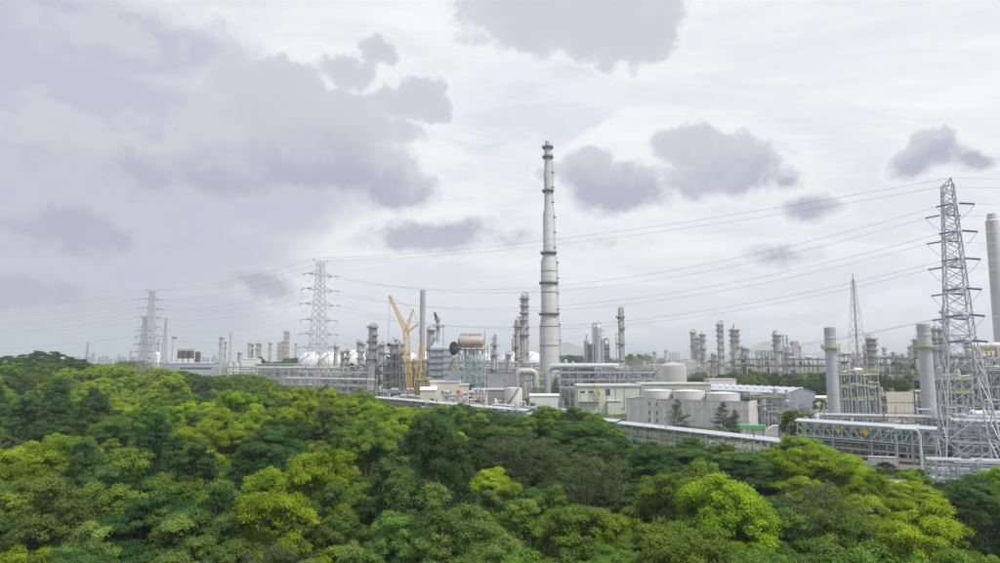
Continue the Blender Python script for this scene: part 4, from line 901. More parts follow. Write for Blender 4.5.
# ------------------------------------------------------------------ small buildings in the middle
def at(px, Y): return (PX(px, 398, Y)[0], Y)
def bsize(px0, px1, Y): return PX(px1, 398, Y)[0] - PX(px0, 398, Y)[0]
def hz(py, Y): return PX(500, py, Y)[1]
b = building('cream office with flat roof and blue roof unit below the boiler', at(430, 380), bsize(430, 459, 380), 12, hz(384, 380), CREAM, ROOFW, wins=[('f', 3 + 4.2 * i, 9, 1.2, 1.6) for i in range(4)], doors=[('f', 8, 1.2, 1.4, 2.4)], name='office_building', parapet=.6)
box_part(b, 'roof_unit', BLUE, bsize(430, 453, 380), 4, hz(384, 380) + .95, 7, 3, 1.3); box_part(b, 'roof_house', GREYP, bsize(430, 453, 380), 9, hz(384, 380) + 3.0, 7, 5, 5.4)
building('cream building with stepped gable left of the office', at(420, 372), bsize(420, 436, 372), 10, hz(392, 372), CREAM, ROOFW, ridge=1.6, name='gabled_building', wins=[('f', 1.8, 3.5, 1, 1.4)], doors=[('f', 4.2, 1.3, 1.2, 2.6)])
building('small cream block right of the office', at(459.5, 383), bsize(459.5, 468, 383), 10, hz(386.5, 383), CREAM, ROOFW, name='small_block', wins=[('f', 1.5, 8, .9, 1.3), ('f', 3.6, 8, .9, 1.3)], parapet=.4)
building('low white shed with open front beside the white tank', at(530, 375), bsize(530, 559, 375), 9, hz(396.5, 375), WHITE, ROOFW, ridge=.9, name='white_shed', doors=[('f', 1.7, 2, 2.8, 3.6)], wm=DARK)
building('long grey shed roof behind the pump yard', at(472, 392), bsize(472, 505, 392), 9, hz(391, 392), GREYP, ROOFB, ridge=.7, name='grey_shed', doors=[('f', 4 + 5 * i, 2.2, 3.4, 3.8) for i in range(3)], wm=DARK)
building('grey acoustic enclosure behind the white tank', at(487, 400), bsize(487, 515, 400), 8, hz(374, 400), GREYP, STEELD, name='acoustic_enclosure', over=.15, doors=[('f', 5, 1.5, 1.6, 2.6)])
process_structure('white pipe portal frame in front of the cream office', at(443, 366), bsize(443, 487, 366), 5, (4.2, 8.2), 31, WHITE, WHITE, nx=7, pipes=10, vm=[WHITE, SILVER, REDB], fill=.6)
process_structure('low skid of red and grey pumps left of the white tank', at(483, 372), bsize(483, 503, 372), 5, (3.4,), 32, REDB, STEEL, nx=4, pipes=8, vm=[REDB, WHITE, SILVER], fill=.9)
X, _ = PX(513.5, 398, 385); tk = storage_tank('white tank with diagonal stair and red railed roof', X, 385, 5.05, hz(389, 385), WHITE, railm=REDB)
def windsock():
    X, Z = PX(504.6, 381, 372); t = thing('windsock', 'orange windsock on a thin pole beside the white tank', 'windsock', (X, 372, 0)); MB().tube((0, 0, 0), (0, 0, Z + 2), .12, .09, 6).build('pole', STEEL, t)
    MB().path([(.1, 0, Z + 1.8), (.3, 0, Z + .6), (.2, 0, Z - 1.5)], [.5, .4, .25], 10).build('sock', ORANGE, t)
windsock()
# green-cream building with yellow stair
def green_building():
    Y = 352; X0 = PX(578, 398, Y)[0]; X1 = PX(627, 398, Y)[0]; w = X1 - X0; h = hz(386.5, Y); L = PX(640, 390, Y)[0] - X0
    building('pale flat-roofed hall behind the three white tanks', (PX(641, 390, 358)[0], 358), bsize(641, 711, 358), 14, hz(384.5, 358), CONCL, ROOFW, name='flat_hall', parapet=.4)
    t = building('pale green-cream building with yellow outside stair and long flat roof', (X0, Y), L, 16, h, CREAMG, ROOFW, name='control_building', parapet=.5,
                 wins=[('f', 2.5, h - 3, 2.2, .9), ('f', 6.6, h - 3, 2.2, .9), ('f', w * .61, h - 3.2, 2.3, 3.2), ('f', w * .76, 4.2, 3.6, 3.6)], doors=[('f', w * .44, 1.3, 1.2, 2.5), ('f', w * .9, 1.6, 2.0, 3)], over=.6)
    b = MB(); b.bar((w * .33, -1.3, h + .4), (w * .44, -1.3, h - 4.6), 1.1, .4); b.bar((w * .44, -1.3, h - 4.6), (w * .30, -1.3, h - 7.6), 1.1, .4); b.build('stair', YEL, t)
    for a, c in (((w * .33, h + .4), (w * .44, h - 4.6)), ((w * .44, h - 4.6), (w * .30, h - 7.6))):
        r_ = MB(); rail(r_, [(a[0], -1.9, a[1]), (c[0], -1.9, c[1])], 1.1, .13, 1.4); r_.build('railing', YEL, t)
    box_part(t, 'landing', STEELG, w * .22, -1.1, h - 7.8, w * .42, 2.0, .3); r_ = MB(); rail(r_, [(w * .02, -2.0, h - 7.65), (w * .42, -2.0, h - 7.65)], 1.1, .1, 1.6); r_.build('railing', STEELG, t)
    for x in (.8, w * .21, w * .41): post(t, 'support', STEELG, x, -1.9, 0, h - 7.9, .25)
    box_part(t, 'canopy', ROOFB, w * .72, -1.2, 6.6, w * .3, 2.4, .25); box_part(t, 'annexe', CREAMG, w * .72, -1.1, 3.0, w * .26, 2.1, 6); box_part(t, 'plinth_band', PALEG, L / 2, -.08, 1.0, L, .16, 1.9)
    for i in range(6): box_part(t, 'downpipe', STEEL, w * (.05 + i * .18), -.16, h / 2, .2, .2, h - .2)
green_building()
# concrete bund of separate panels and the three tanks inside
def bund():
    A = Vector(PX(626, 398, 304)[:1] + (304,)); B = Vector(PX(748.5, 401, 276)[:1] + (276,)); d = B - A; Ln = d.length; h = 11.0
    t = thing('concrete_bund', 'high grey concrete panel wall round three white tanks', 'wall', (A.x, A.y, 0), math.atan2(d.y, d.x)); dp = 36
    b = MB(); b.box(Ln / 2, .5, h / 2 - .1, Ln - .2, .3, h - .2); b.box(.5, dp / 2, h / 2 - .1, .3, dp - 1, h - .2); b.box(Ln - .5, dp / 2, h / 2 - .1, .3, dp - 1, h - .2); b.box(Ln / 2, dp - .5, h / 2 - .1, Ln - .2, .3, h - .2); b.build('wall_core', STEELD, t)
    n = 13; w = Ln / n; me = MB().box(0, 0, 0, w - .05, .34, h * .66 - .05).mesh('panel', CONC, False); me2 = MB().box(0, 0, 0, w - .05, .34, h * .34 - .04).mesh('panel', CONC, False)
    rnd = random.Random(2); m2 = CONC.copy(); m3 = CONC.copy()
    for mm, k in ((m2, .95), (m3, 1.04)):
        for nd in mm.node_tree.nodes:
            if nd.type == 'MIX':
                for i in (6, 7): nd.inputs[i].default_value = tuple(c * k for c in nd.inputs[i].default_value[:3]) + (1,)
    var = [(a, c) for a, c in ((me, me2),)]
    for mm in (m2, m3): a, c = me.copy(), me2.copy(); a.materials[0] = mm; c.materials[0] = mm; var.append((a, c))
    for i in range(n):
        x = (i + .5) * w; a = rnd.choice(var)[0]; c = rnd.choice(var)[1]
        p = inst('panel', a, t, (x, .16 + rnd.uniform(-.03, .03), h * .33)); inst('panel', c, t, (x, .13 + rnd.uniform(-.03, .03), h * .83))
        if i in (2, 3):
            for z in (1.8, 5, 8.8): box_part(t, 'slit_window', GLASS, x + (.6 if i == 2 else -.1), -.06, z, .55, .1, 1.5)
    for s, x in ((0, .16), (1, Ln - .16)):
        for j in range(9): inst('panel', rnd.choice(var)[0], t, (x, 2 + j * 3.9, h * .33), (0, 0, math.pi / 2), (1.0 if w < 3.9 else 3.85 / w, 1, 1)); inst('panel', rnd.choice(var)[1], t, (x, 2 + j * 3.9, h * .83), (0, 0, math.pi / 2), (3.85 / w, 1, 1))
    MB().box(Ln / 2, .2, h + .08, Ln + .3, .75, .16).build('coping', CONCL, t)
    for f, (yy, r, hh, lab) in zip((.2, .475, .76), ((12.5, 6.9, 14.0, 'white tank behind the concrete wall, leftmost of three'), (11.5, 6.9, 14.2, 'white tank behind the concrete wall, middle of three'), (10.5, 6.9, 13.6, 'white tank behind the concrete wall, rightmost of three'))):
        u = d.normalized(); p = A + u * Ln * f + Vector((-u.y, u.x)) * yy; storage_tank(lab, p.x, p.y, r, hh, WHITE, roofk=.09, stair=False, group='tanks inside the concrete wall')
        box_part(bpy.context.scene.objects[t.name], 'gap_pier', STEELD, Ln * (f + .135), yy + 3, 6.6, 1.2, 1.2, 13.2)
bund()
X, Z = PX(673, 366, 470); storage_tank('pale domed tank behind the long flat roof', X, 470, 9.0, hz(366, 470), CONCL, roofk=.3, stair=False, railm=YEL)
# blue-grey shed with roof vents
def blue_shed():
    Cn = (143.0, 338.0); g = math.radians(25); W_, L_ = 22.0, 62.0; h, rdg = 11.2, 2.6
    # local x runs along the ridge (away from the camera, to the left), y across the gable
    t = building('blue-grey sheet metal shed with pale round roof vents', Cn, L_, W_, h, SHEDM, ROOFB, rotz=math.pi - math.radians(62), ridge=rdg, name='sheet_metal_shed', cat='shed', over=.3)
    # the building helper lays y to the left of x; mirror so the gable faces right
    t.scale = (1, -1, 1)
    for i in range(12):
        for y in (5.2, 15.5):
            z = h + rdg * (1 - abs(y - W_ / 2) / (W_ / 2)) + .2; MB().lathe([(.5, 0), (.5, .5), (.95, .6), (.8, 1.0), (.3, 1.25), (.02, 1.3)], 12, 3 + i * 5, y, 'z', z - .15).build('roof_vent', WHITE, t)
    box_part(t, 'door', STEELB, -.06, W_ * .3, 2.2, .12, 3.6, 4.4)
blue_shed()
process_structure('yellow and grey pipework between bund and blue-grey shed', (103, 292), 22, 8, (4.5, 8.5, 12), 41, STEELB, LIME, nx=5, pipes=20, vm=[SILVER2, STEELB, SILVER], fill=.75, rotz=-.25)
process_structure('steel portal with blue pipes right of the green machine', (99, 240), 15, 6, (5, 9.2), 42, STEELB, LIME, nx=3, pipes=8, vm=[STEELB, BLUEG, SILVER], rotz=-.3)
def green_machine():
    X, _ = PX(739, 430, 236); t = thing('green_machine', 'bright green canopied machine beside the feathery trees', 'machine', (X, 236, 0), -.25)
    box_part(t, 'canopy', GREEN, 4.4, 1.5, 4.9, 8.4, 3.4, 1.3)
    for x in (.6, 4.4, 8.2):
        for y in (.2, 2.8): post(t, 'leg', GREEN, x, y, 0, 4.3, .3)
    box_part(t, 'body', WHITE, 5.2, 1.5, 2.9, 5.2, 2, 2.4); box_part(t, 'skirt', GREEN, 4.4, 1.5, 1.0, 8.2, 3.0, 1.2)
    MB().path([(8.4, 0, 2), (9.2, 0, 4), (11, 0, 5.4), (13, 0, 5.6)], .35, 8).build('chute', WHITE, t)
green_machine()
# ------------------------------------------------------------------ covered gallery along the forest edge
RF = ROOFB
P0, P1, P2, P3 = (-66, 366), (12, 272), (42, 238), (81, 179)
pipe_rack('roofed pipe gallery along the forest edge, far left stretch', P0, P1, 4.5, (2.6, 5.0), 7.5, 3, STEELG, seed=50, roof=RF, name='pipe_gallery', group='pipe gallery stretches', col=.32, cat='pipe gallery')
pipe_rack('roofed pipe gallery stretch left of the concrete pole', (13.2, 270.5), P2, 4.5, (2.6, 5.0), 6, 3, STEELG, seed=51, roof=RF, name='pipe_gallery', group='pipe gallery stretches', col=.32, cat='pipe gallery')
pipe_rack('roofed pipe gallery stretch in front of the concrete wall', (43, 236.5), P3, 4.5, (2.2, 4.6), 6, 3, PALEG, seed=52, roof=RF, name='pipe_gallery', group='pipe gallery stretches', col=.32, cat='pipe gallery')
pipe_rack('low pipe bank beside the white tank and shed', (-2, 330), (30, 292), 6, (3, 6), 7, 5, STEEL, seed=53)
def utility_pole():
    X, Z = PX(651.5, 400, 229); t = thing('utility_pole', 'concrete utility pole in front of the concrete wall', 'pole', (X, 229, 0)); MB().tube((0, 0, 0), (0, 0, Z), .34, .22, 10).build('shaft', WOOD, t)
    MB().box(0, 0, Z - .6, 1.9, .14, .16).build('crossarm', STEEL, t); b = MB()
    for x in (-.8, 0, .8): b.tube((x, 0, Z - .55), (x, 0, Z - .1), .09, .06, 6)
    b.build('insulators', WHITE, t)
utility_pole()
# ------------------------------------------------------------------ right truss bridge
def truss_bridge():
    A = Vector((PX(797, 425, 206)[0], 206.)); B = Vector((PX(934, 432, 180)[0], 180.)); d = B - A; Ln = d.length; wd = 5.0
    t = thing('truss_pipe_bridge', 'pale green roofed truss bridge carrying pipes with yellow diamond signs', 'pipe bridge', (A.x, A.y, 0), math.atan2(d.y, d.x)); zb, zt = 5.4, 9.2; n = 14; bay = Ln / n
    for y in (0, wd):
        for z in (zb, zt): beamx(t, 'chord', PALEG, 0, Ln, y, z, .3, .34)
        for i in range(n + 1): inst('upright', unitbox(PALEG), t, (i * bay, y, zb + .16), (0, 0, 0), (.22, .22, zt - zb - .5))
        for i in range(n):
            a, c = ((i * bay, zt - .3), ((i + 1) * bay, zb + .1)) if i < n / 2 else ((i * bay, zb + .1), ((i + 1) * bay, zt - .3))
            MB().bar((a[0], y, a[1]), (c[0], y, c[1]), .2).build('diagonal', PALEG, t)
    for i in range(0, n + 1, 4):
        for y in (0, wd): post(t, 'leg', STEELB, i * bay, y, 0, zb - .2, .45)
        for z in (2.2, 4.2): MB().box(i * bay, wd / 2, z, .3, wd, .3).build('cross_beam', STEELB, t)
    cb = MB()
    for i in range(n + 1): cb.box(i * bay, wd / 2, zb - .12, .25, wd - .3, .25); cb.box(i * bay, wd / 2, zt + .2, .2, wd, .2)
    cb.build('cross_beams', PALEG, t, 'stuff'); rnd = random.Random(6)
    for z, rm in ((zb + .05, .38), (zb + 1.9, .25), (2.4, .25), (4.4, .25)):
        y = .5
        while y < wd - .4:
            r = rnd.uniform(.1, rm); y += r; MB().path([(0 - rnd.uniform(0, 1), y, z + r), (Ln + rnd.uniform(0, 1), y, z + r)], r, 8).build('pipe', rnd.choice([STEEL, SILVER2, STEELB, WARMS, ROOFB]), t); y += r + rnd.uniform(.1, .5)
    b = MB(); e = .6; q = [(-e, -e, zt + .5), (Ln + e, -e, zt + .5), (Ln + e, wd / 2, zt + 1.1), (-e, wd / 2, zt + 1.1), (Ln + e, wd + e, zt + .5), (-e, wd + e, zt + .5)]
    b.add(q, [(0, 1, 2, 3), (3, 2, 4, 5)]); b.add([(x, y, z - .2) for x, y, z in q], [(3, 2, 1, 0), (5, 4, 2, 3)]); b.add([q[0], q[1], (q[1][0], q[1][1], q[1][2] - .2), (q[0][0], q[0][1], q[0][2] - .2)], [(3, 2, 1, 0)]); b.build('roof', ROOFB, t)
    for px, m, s in ((841, LIME, 1.15), (858.5, YEL, 1.6)):
        # diamond warning signs fixed to the truss face
        x = (PX(px, 430, 196)[0] - A.x) / (d.x / Ln); sgn = MB().box(0, 0, 0, s, .06, s).build('diamond_sign', m, t); sgn.location = (x, -.35, (zb + zt) / 2 + .35); sgn.rotation_euler = (0, math.radians(45), 0); box_part(sgn, 'bracket', STEEL, 0, .12, 0, .12, .18, .12)
    box_part(t, 'blue_sign', BLUE, (PX(869.5, 430, 192)[0] - A.x) / (d.x / Ln), -.3, zb + 1.8, 1.3, .06, .7)
    return A, B
TA, TB = truss_bridge()
def u_bend():     # pale return bend of a large pipe at the bridge end
    X, Z = PX(918, 429, 178); t = thing('pipe_bend', 'fat pale green pipe bending down at the bridge end', 'pipe', (X, 177.5, 0)); MB().path([(-6, 1, Z), (-1.8, 0, Z), (-.6, 0, Z - .4), (0, 0, Z - 1.6), (0, 0, 0)], .34, 12).build('pipe', PALEG, t)
    post(t, 'support', STEELB, -5.5, 1, 0, Z - .3, .3)
u_bend()
pipe_rack('double pipe rack of blue-grey pipes behind the truss bridge', (104, 221), (186, 195), 7, (4, 7.2, 10), 6, 7, STEELB, [STEELB, SILVER2, ROOFB, BLUEG], seed=60, rmax=.45, tray=True)
pipe_rack('low pipe rack in the shade under the truss bridge', (97, 211.5), (138, 189), 4, (2.4, 4.6), 5, 5, STEELB, [STEELB, SILVER2, STEEL], seed=61)
def container():
    X, _ = PX(870.5, 460, 177); t = thing('shipping_container', 'pale grey site container with tan posts under the truss bridge', 'container', (X, 177, 0), -.3); l, w, h = 6.4, 2.6, 2.9
    box_part(t, 'body', WHITE, l / 2, w / 2, h / 2 + .15, l, w, h - .1); c = MB()
    for i in range(20): c.box(.3 + i * .306, -.03, h / 2 + .15, .14, .07, h - .5)
    c.build('corrugation', WHITE, t, 'stuff')
    for x in (0, l * .42, l):
        for y in (-.03, w + .03): box_part(t, 'corner_post', WARMS, x, y, h / 2 + .15, .2, .16, h)
    box_part(t, 'top_rail', WARMS, l / 2, -.06, h + .12, l, .12, .16); box_part(t, 'bottom_rail', WARMS, l / 2, -.06, .2, l, .12, .2)
    for x in (1, l - 1): box_part(t, 'skid', STEELD, x, w / 2, .07, .3, w, .14)
container()
# right-hand boiler frames with lime railings
process_structure('frame of vertical pipes with lime railed decks right of the left boiler stack', (PX(841, 400, 240)[0], 240), 13.5, 9, (8, 14, 18.5, 22.8), 71, STEELB, LIME, nx=4, pipes=34, vm=[SILVER, SILVER2, STEELB], fill=.9, dm=STEELB, top=False)
process_structure('frame with lime railed decks behind the right pylon', (PX(931, 400, 228)[0], 228), 14, 9, (7, 12.5, 17, 21.5), 72, STEELB, LIME, nx=4, pipes=34, vm=[SILVER, SILVER2, STEELB], fill=.9, dm=STEELB, top=False)
process_structure('grey pipe frame at the right edge under the long drum', (PX(972, 380, 246)[0], 246), 27, 12, (6, 12, 18, 24, 29), 73, STEEL, STEEL, nx=5, pipes=20, vm=[SILVER2, WARMS, STEEL], fill=.8)
process_structure('dense steel pipework at the foot of the right pylon', (PX(941, 440, 199)[0], 199), 32, 8, (3.5, 7, 10.5), 74, STEELB, STEEL, nx=7, pipes=26, vm=[SILVER, STEELB, ROOFB, WHITE], fill=.8, rotz=-.2)
pipe_rack('bundle of white and blue pipes at lower right behind the trees', (PX(930, 455, 150)[0], 150), (175, 132), 6, (2.2, 4.2, 6.0), 4, 7, STEELB, [ROOFB, STEELB, SILVER, STEEL], seed=75, rmax=.38)
pipe_rack('high pipe bridge crossing behind the right pylon', (126, 184), (200, 162), 5, (4, 7, 10, 12.5), 4, 6, STEEL, [ROOFB, STEELB, SILVER], seed=76)
def long_drum():
    Y = 264; X0, Z = PX(966, 346.5, Y); t = thing('raised_drum', 'long silver horizontal drum raised behind the right pylon', 'drum', (X0, Y, 0)); L = 22; r = 1.7
    MB().lathe([(.1, -.8), (r * .7, -.5), (r, 0), (r, L), (r * .7, L + .5), (.1, L + .8)], 20, 0, 0, 'x', Z).build('drum', SILVER2, t)
    for i in range(6):
        for y in (-1.2, 1.2): post(t, 'leg', STEEL, .8 + i * 4, y, 0, Z - r * .6, .35)
        MB().lathe([(r - .02, -.1), (r + .1, -.1), (r + .1, .1), (r - .02, .1)], 20, .8 + i * 4, 0, 'x', Z).build('band', STEEL, t)
    MB().box(L / 2, -2.2, Z - r - .3, L, 1.2, .2).build('walkway', YEL, t); r_ = MB(); rail(r_, [(0, -2.7, Z - r - .2), (L, -2.7, Z - r - .2)], 1.1, .1, 1.6); r_.build('railing', YEL, t)
long_drum()
# sheet walls, stores and sheds between the two boiler stacks
def sheet_wall(label, px0, px1, pyt, Y, m):
    X0, Z = PX(px0, pyt, Y); X1 = PX(px1, pyt, Y)[0]; t = thing('sheet_wall', label, 'wall', (X0, Y, 0)); n = max(3, int((X1 - X0) / 1.6)); w = (X1 - X0) / n; me = MB().box(0, 0, Z / 2, w - .06, .12, Z).mesh('panel', m, False)
    for i in range(n): inst('panel', me, t, ((i + .5) * w, .03 * (i % 2), 0))
    for z in (Z * .25, Z * .5, Z * .75): box_part(t, 'rail', STEEL, (X1 - X0) / 2, -.12, z, X1 - X0, .08, .12)
sheet_wall('pale ribbed sheet wall left of the right boiler stack', 886, 917, 392, 262, CREAM)
sheet_wall('pale sheet wall right of the right boiler stack base', 928, 938, 388, 262, CREAM)
building('low grey store with white roof between the boiler stacks', (PX(872, 395, 330)[0], 330), 18, 10, hz(397, 330), GREYP, ROOFW, ridge=.8, name='store_building')
building('low white-roofed store behind trees between the stacks', (PX(880, 392, 420)[0], 420), 22, 12, hz(389, 420), CREAM, ROOFW, ridge=.8, name='store_building')
building('low pale store left of the left boiler stack', (PX(808, 395, 370)[0], 370), 14, 10, hz(398, 370), CREAM, ROOFW, ridge=.8, name='store_building')
building('white flat-roofed store in front of the tree belt', (PX(709, 380, 420)[0], 420), 17, 10, hz(379.5, 420), CREAM, ROOFW, name='store_building', over=.3)
building('red-roofed low store behind the blue-grey shed', (PX(768, 385, 460)[0], 460), 9, 8, hz(386.5, 460), CREAM, REDB, ridge=1, name='store_building')
# clutter under and beside the truss bridge
process_structure('low tangle of blue-grey pipes under the truss bridge, left half', (94, 214), 20, 5, (2.4, 4.8, 7.4), 101, STEELB, STEEL, nx=6, pipes=34, vm=[STEELB, SILVER2, ROOFB, STEELD, RUST], fill=.9, rotz=-.7)
process_structure('low tangle of blue-grey pipes under the truss bridge, right half', (112, 199), 18, 5, (2.4, 4.8, 7.4), 102, STEELB, STEEL, nx=5, pipes=30, vm=[STEELB, SILVER2, ROOFB, STEELD], fill=.9, rotz=-.5)
process_structure('dense three-deck pipe frame right of the pylon foot', (128, 168), 34, 8, (3, 6, 9, 12), 103, STEEL, STEEL, nx=8, pipes=40, vm=[STEELB, SILVER, ROOFB, STEELD, RUST], fill=.8, rotz=-.28)
pipe_rack('blue-grey multi-tier pipe rack running past the pylon to the right edge', (119, 178), (210, 140), 6, (3.5, 6.5, 9.5, 12), 5, 7, STEELB, [STEELB, ROOFB, SILVER, BLUEG], seed=104, rmax=.42, tray=True)
process_structure('crowded pipe frame behind the sheet wall by the right stack', (PX(880, 390, 300)[0], 300), 30, 9, (4, 8, 12), 106, STEEL, STEEL, nx=6, pipes=24, vm=[SILVER2, STEELD, WARMS], fill=.8)
process_structure('grey frame far behind the tall stack, right of it', W2(556, 540), 34, 12, (7, 13, 19, 24), 107, STEELB, STEELD, nx=6, pipes=18, vm=[SILVER2, STEELB, WARMS], fill=.8)
process_structure('hazy frame behind the pale domed tank', W2(642, 540), 38, 12, (7, 13, 19, 23), 108, SILVER2, STEELD, nx=6, pipes=18, vm=[SILVER2, STEELB, WARMS], fill=.8)
process_structure('warm-grey frame behind the crane', W2(396, 500), 34, 12, (7, 13, 19, 24), 109, WARMS, STEELD, nx=6, pipes=18, vm=[SILVER2, WARMS, STEELD], fill=.8)
process_structure('grey frame behind the boiler box and raised drum', W2(440, 520), 40, 12, (7, 13, 19, 25), 110, STEELB, STEELD, nx=6, pipes=18, vm=[SILVER2, STEELB, WARMS], fill=.8)
process_structure('low frame of pumps in front of the recovery boiler', W2(424, 402), 22, 6, (4, 8, 12), 111, STEELG, YEL, nx=5, pipes=22, vm=[SILVER2, STEELD, RUST], fill=.8)
crn = random.Random(33)
for i, px in enumerate(sorted(crn.uniform(630, 760) for _ in range(9))):
    column(f'thin hazy column, {ordinal(i)} from left behind the tree belt', px, crn.uniform(344, 356), crn.uniform(640, 900), crn.uniform(1.4, 2.6), (.6, .8, .95), crn.choice([WARMS, SILVER2, STEELB]), seed=i, group='thin hazy columns')
for i, px in enumerate(sorted(crn.uniform(336, 545) for _ in range(14))):
    column(f'thin plant column, {ordinal(i)} from left between the spheres and tall stack', px, crn.uniform(340, 356), crn.uniform(470, 640), crn.uniform(1.4, 3.2), (.5, .65, .8, .95), crn.choice([WARMS, SILVER2, SILVER]), seed=i + 40, group='thin columns in the middle plant')
crn = random.Random(21)
for i, px in enumerate(sorted(crn.uniform(742, 985) for _ in range(16))):
    column(f'small far column, {ordinal(i)} from left along the right skyline', px, crn.uniform(344, 355), crn.uniform(560, 800), crn.uniform(1.6, 3.4), (.6, .8, .95), crn.choice([WARMS, SILVER2, STEELB]), seed=i, group='small far columns at right')
# far frames
for px0, px1, Y, lv, sd, lab in ((738, 775, 560, (9, 16, 23, 28.5), 81, 'long far concrete-grey frame behind the tree belt, left part'), (790, 826, 540, (9, 16, 23, 28.5), 82, 'long far frame between neck-topped column and left boiler stack'),
                                 (836, 862, 520, (10, 18, 25, 31), 83, 'far frame behind the red-white mast'), (864, 908, 500, (10, 18, 24, 29), 84, 'far warm-grey frame right of the mast'), (906, 950, 480, (8, 15, 22, 28), 85, 'far warm-grey frame behind the right boiler stack'),
                                 (676, 735, 760, (9, 17, 25), 86, 'far low frame at the foot of the slim columns'), (955, 1010, 420, (8, 15, 22, 29), 87, 'far frame behind the long right drum')):
    X0 = PX(px0, 365, Y)[0]; X1 = PX(px1, 365, Y)[0]
    process_structure(lab, (X0, Y), X1 - X0, 14, lv, sd, WARMS, STEELD, nx=max(3, int((X1 - X0) / 7)), pipes=14, vm=[SILVER2, WARMS, STEELD], fill=.75, vmax=2.2)
t = building('far pale block beside the neck-topped column', (PX(793.5, 350, 640)[0], 640), bsize(793.5, 799, 640), 8, hz(341.5, 640), WARMS, CONCL, name='far_block', over=.1)
def silos(px0, n, w, py, Y, lab, m, base=0, name='silo', sub=None):
    for i in range(n):
        X, Z = PX(px0 + i * w, py, Y); r = w * MPP(Y) * .46; t = thing(name, lab.format(['leftmost', 'second', 'third', 'fourth', 'fifth', 'rightmost'][i if i < n - 1 else 5]), 'silo', (X, Y, gz(X, Y)), 0, 'rows of far silos'); Z -= gz(X, Y)
        MB().lathe([(r, base), (r, Z - r * .3), (r * .3, Z), (.05, Z + .1)], 16).build('shell', m, t)
        if base: MB().lathe([(r * .7, 0), (r * 1.0, base - .01)], 14).build('base', WHITE, t)
        if sub:
            for j in range(5): MB().annulus(r, r + .12, base + (Z - base) * (.12 + .15 * j), base + (Z - base) * (.2 + .15 * j), 16).build('louvre_band', sub, t)
            MB().annulus(r, r + .25, Z - r * .3 - 1.4, Z - r * .3 - .1, 16).build('top_band', SILVER, t)
silos(756.5, 6, 3.1, 350, 720, '{} of the far grey silos behind the tree belt', SILVER2)
silos(670.5, 4, 3.0, 352, 900, '{} of four far grey silos left of the slim columns', SILVER2)
silos(180.6, 3, 5.5, 349, 800, '{} of three dark louvred silos on the far left roofline', BROWN, base=29.5, sub=BROWN)
building('far dark block right of the three silos', (PX(195, 360, 810)[0], 810), 4, 5, hz(352, 810), BROWN, STEELD, name='far_block', over=.05)
building('long blue-grey far hall under the three silos', (PX(160, 362, 770)[0], 770), bsize(160, 213, 770), 20, hz(363.5, 770), BLUEG, ROOFB, ridge=.8, name='far_hall')
building('pale front of the long far hall with dark strip window', (PX(178, 366, 740)[0], 740), bsize(178, 214, 740), 14, hz(367, 740), ROOFB, ROOFW, name='far_hall', wins=[('f', 20, hz(367, 740) - 2, 36, 1.6)])
building('white far warehouse with plain gable left of tree clump', (PX(241.5, 365, 700)[0], 700), bsize(241.5, 256, 700), 16, hz(359.5, 700), WHITE, ROOFW, ridge=.6, name='white_warehouse')
for px, lab in ((230.5, 'small far white tank left of its twin by the warehouse'), (236.3, 'small far white tank right of its twin by the warehouse')):
    X, Z = PX(px, 365, 690); storage_tank(lab, X, 690, 2.7, hz(364, 690), WHITE, stair=False, group='small far tanks')
X, Z = PX(157.5, 352, 780); t = thing('far_dome_unit', 'far white dome and cooler unit beside the left pylons', 'process unit', (X, 780, gz(X, 780))); MB().lathe(vessel_profile(3.4, 0, Z - 3.2 - gz(X, 780), .95), 18).build('dome', WHITE, t)
process_structure('far grey cooler frame behind the left pylons', (PX(146, 362, 760)[0], 760), bsize(146, 168, 760), 10, (hz(371, 760) - 2, hz(362.5, 760) - 1), 90, STEELG, STEEL, nx=4, pipes=6)
def long_wall():
    X0 = PX(256, 366, 660)[0]; X1 = PX(302, 366, 660)[0]; t = thing('long_pipe_screen', 'long grey-green screen wall left of the spheres', 'wall', (X0, 660, 0)); L = X1 - X0; h = hz(364.5, 660); n = 12
    me = MB().box(0, 0, h - 1.8, L / n - .2, .4, 3.4).mesh('panel', STEELG, False)
    for i in range(n): inst('panel', me, t, ((i + .5) * L / n, 0, 0)); post(t, 'post', STEELD, i * L / n, .4, 0, h, .4)
    post(t, 'post', STEELD, L, .4, 0, h, .4); MB().tube((-1, -.6, h + .3), (L + 1, -.6, h + .3), .5, None, 8).build('pipe', SILVER, t)
long_wall()
# ------------------------------------------------------------------ tiny skyline on the horizon
SKO = SKORD; rnd = random.Random(11); sk = MB().box(0, 0, .5, 1, 1, 1).mesh('tower', FARB, False)
for i, px in enumerate(sorted(rnd.choice((rnd.uniform(68, 134), rnd.uniform(100, 134), rnd.uniform(190, 218))) for _ in range(40))):
    Y = rnd.uniform(2700, 3200); py = 360 - abs(rnd.gauss(0, 3.0)) - (.5 if px > 60 else -1)
    X, Z = PX(px, py, Y); t = thing('distant_building', f'tiny blue-grey block in the distant skyline, {SKO[i]} from left', 'building', (X, Y, 0), 0, 'distant skyline blocks'); w = rnd.uniform(.8, 2.4) * MPP(Y)
    inst('tower', sk, t, (0, 0, 0), (0, 0, 0), (w, w, max(6, Z)))
    if rnd.random() < .35: inst('roof_mast', sk, t, (0, 0, max(6, Z)), (0, 0, 0), (1.6, 1.6, rnd.uniform(5, 14)))
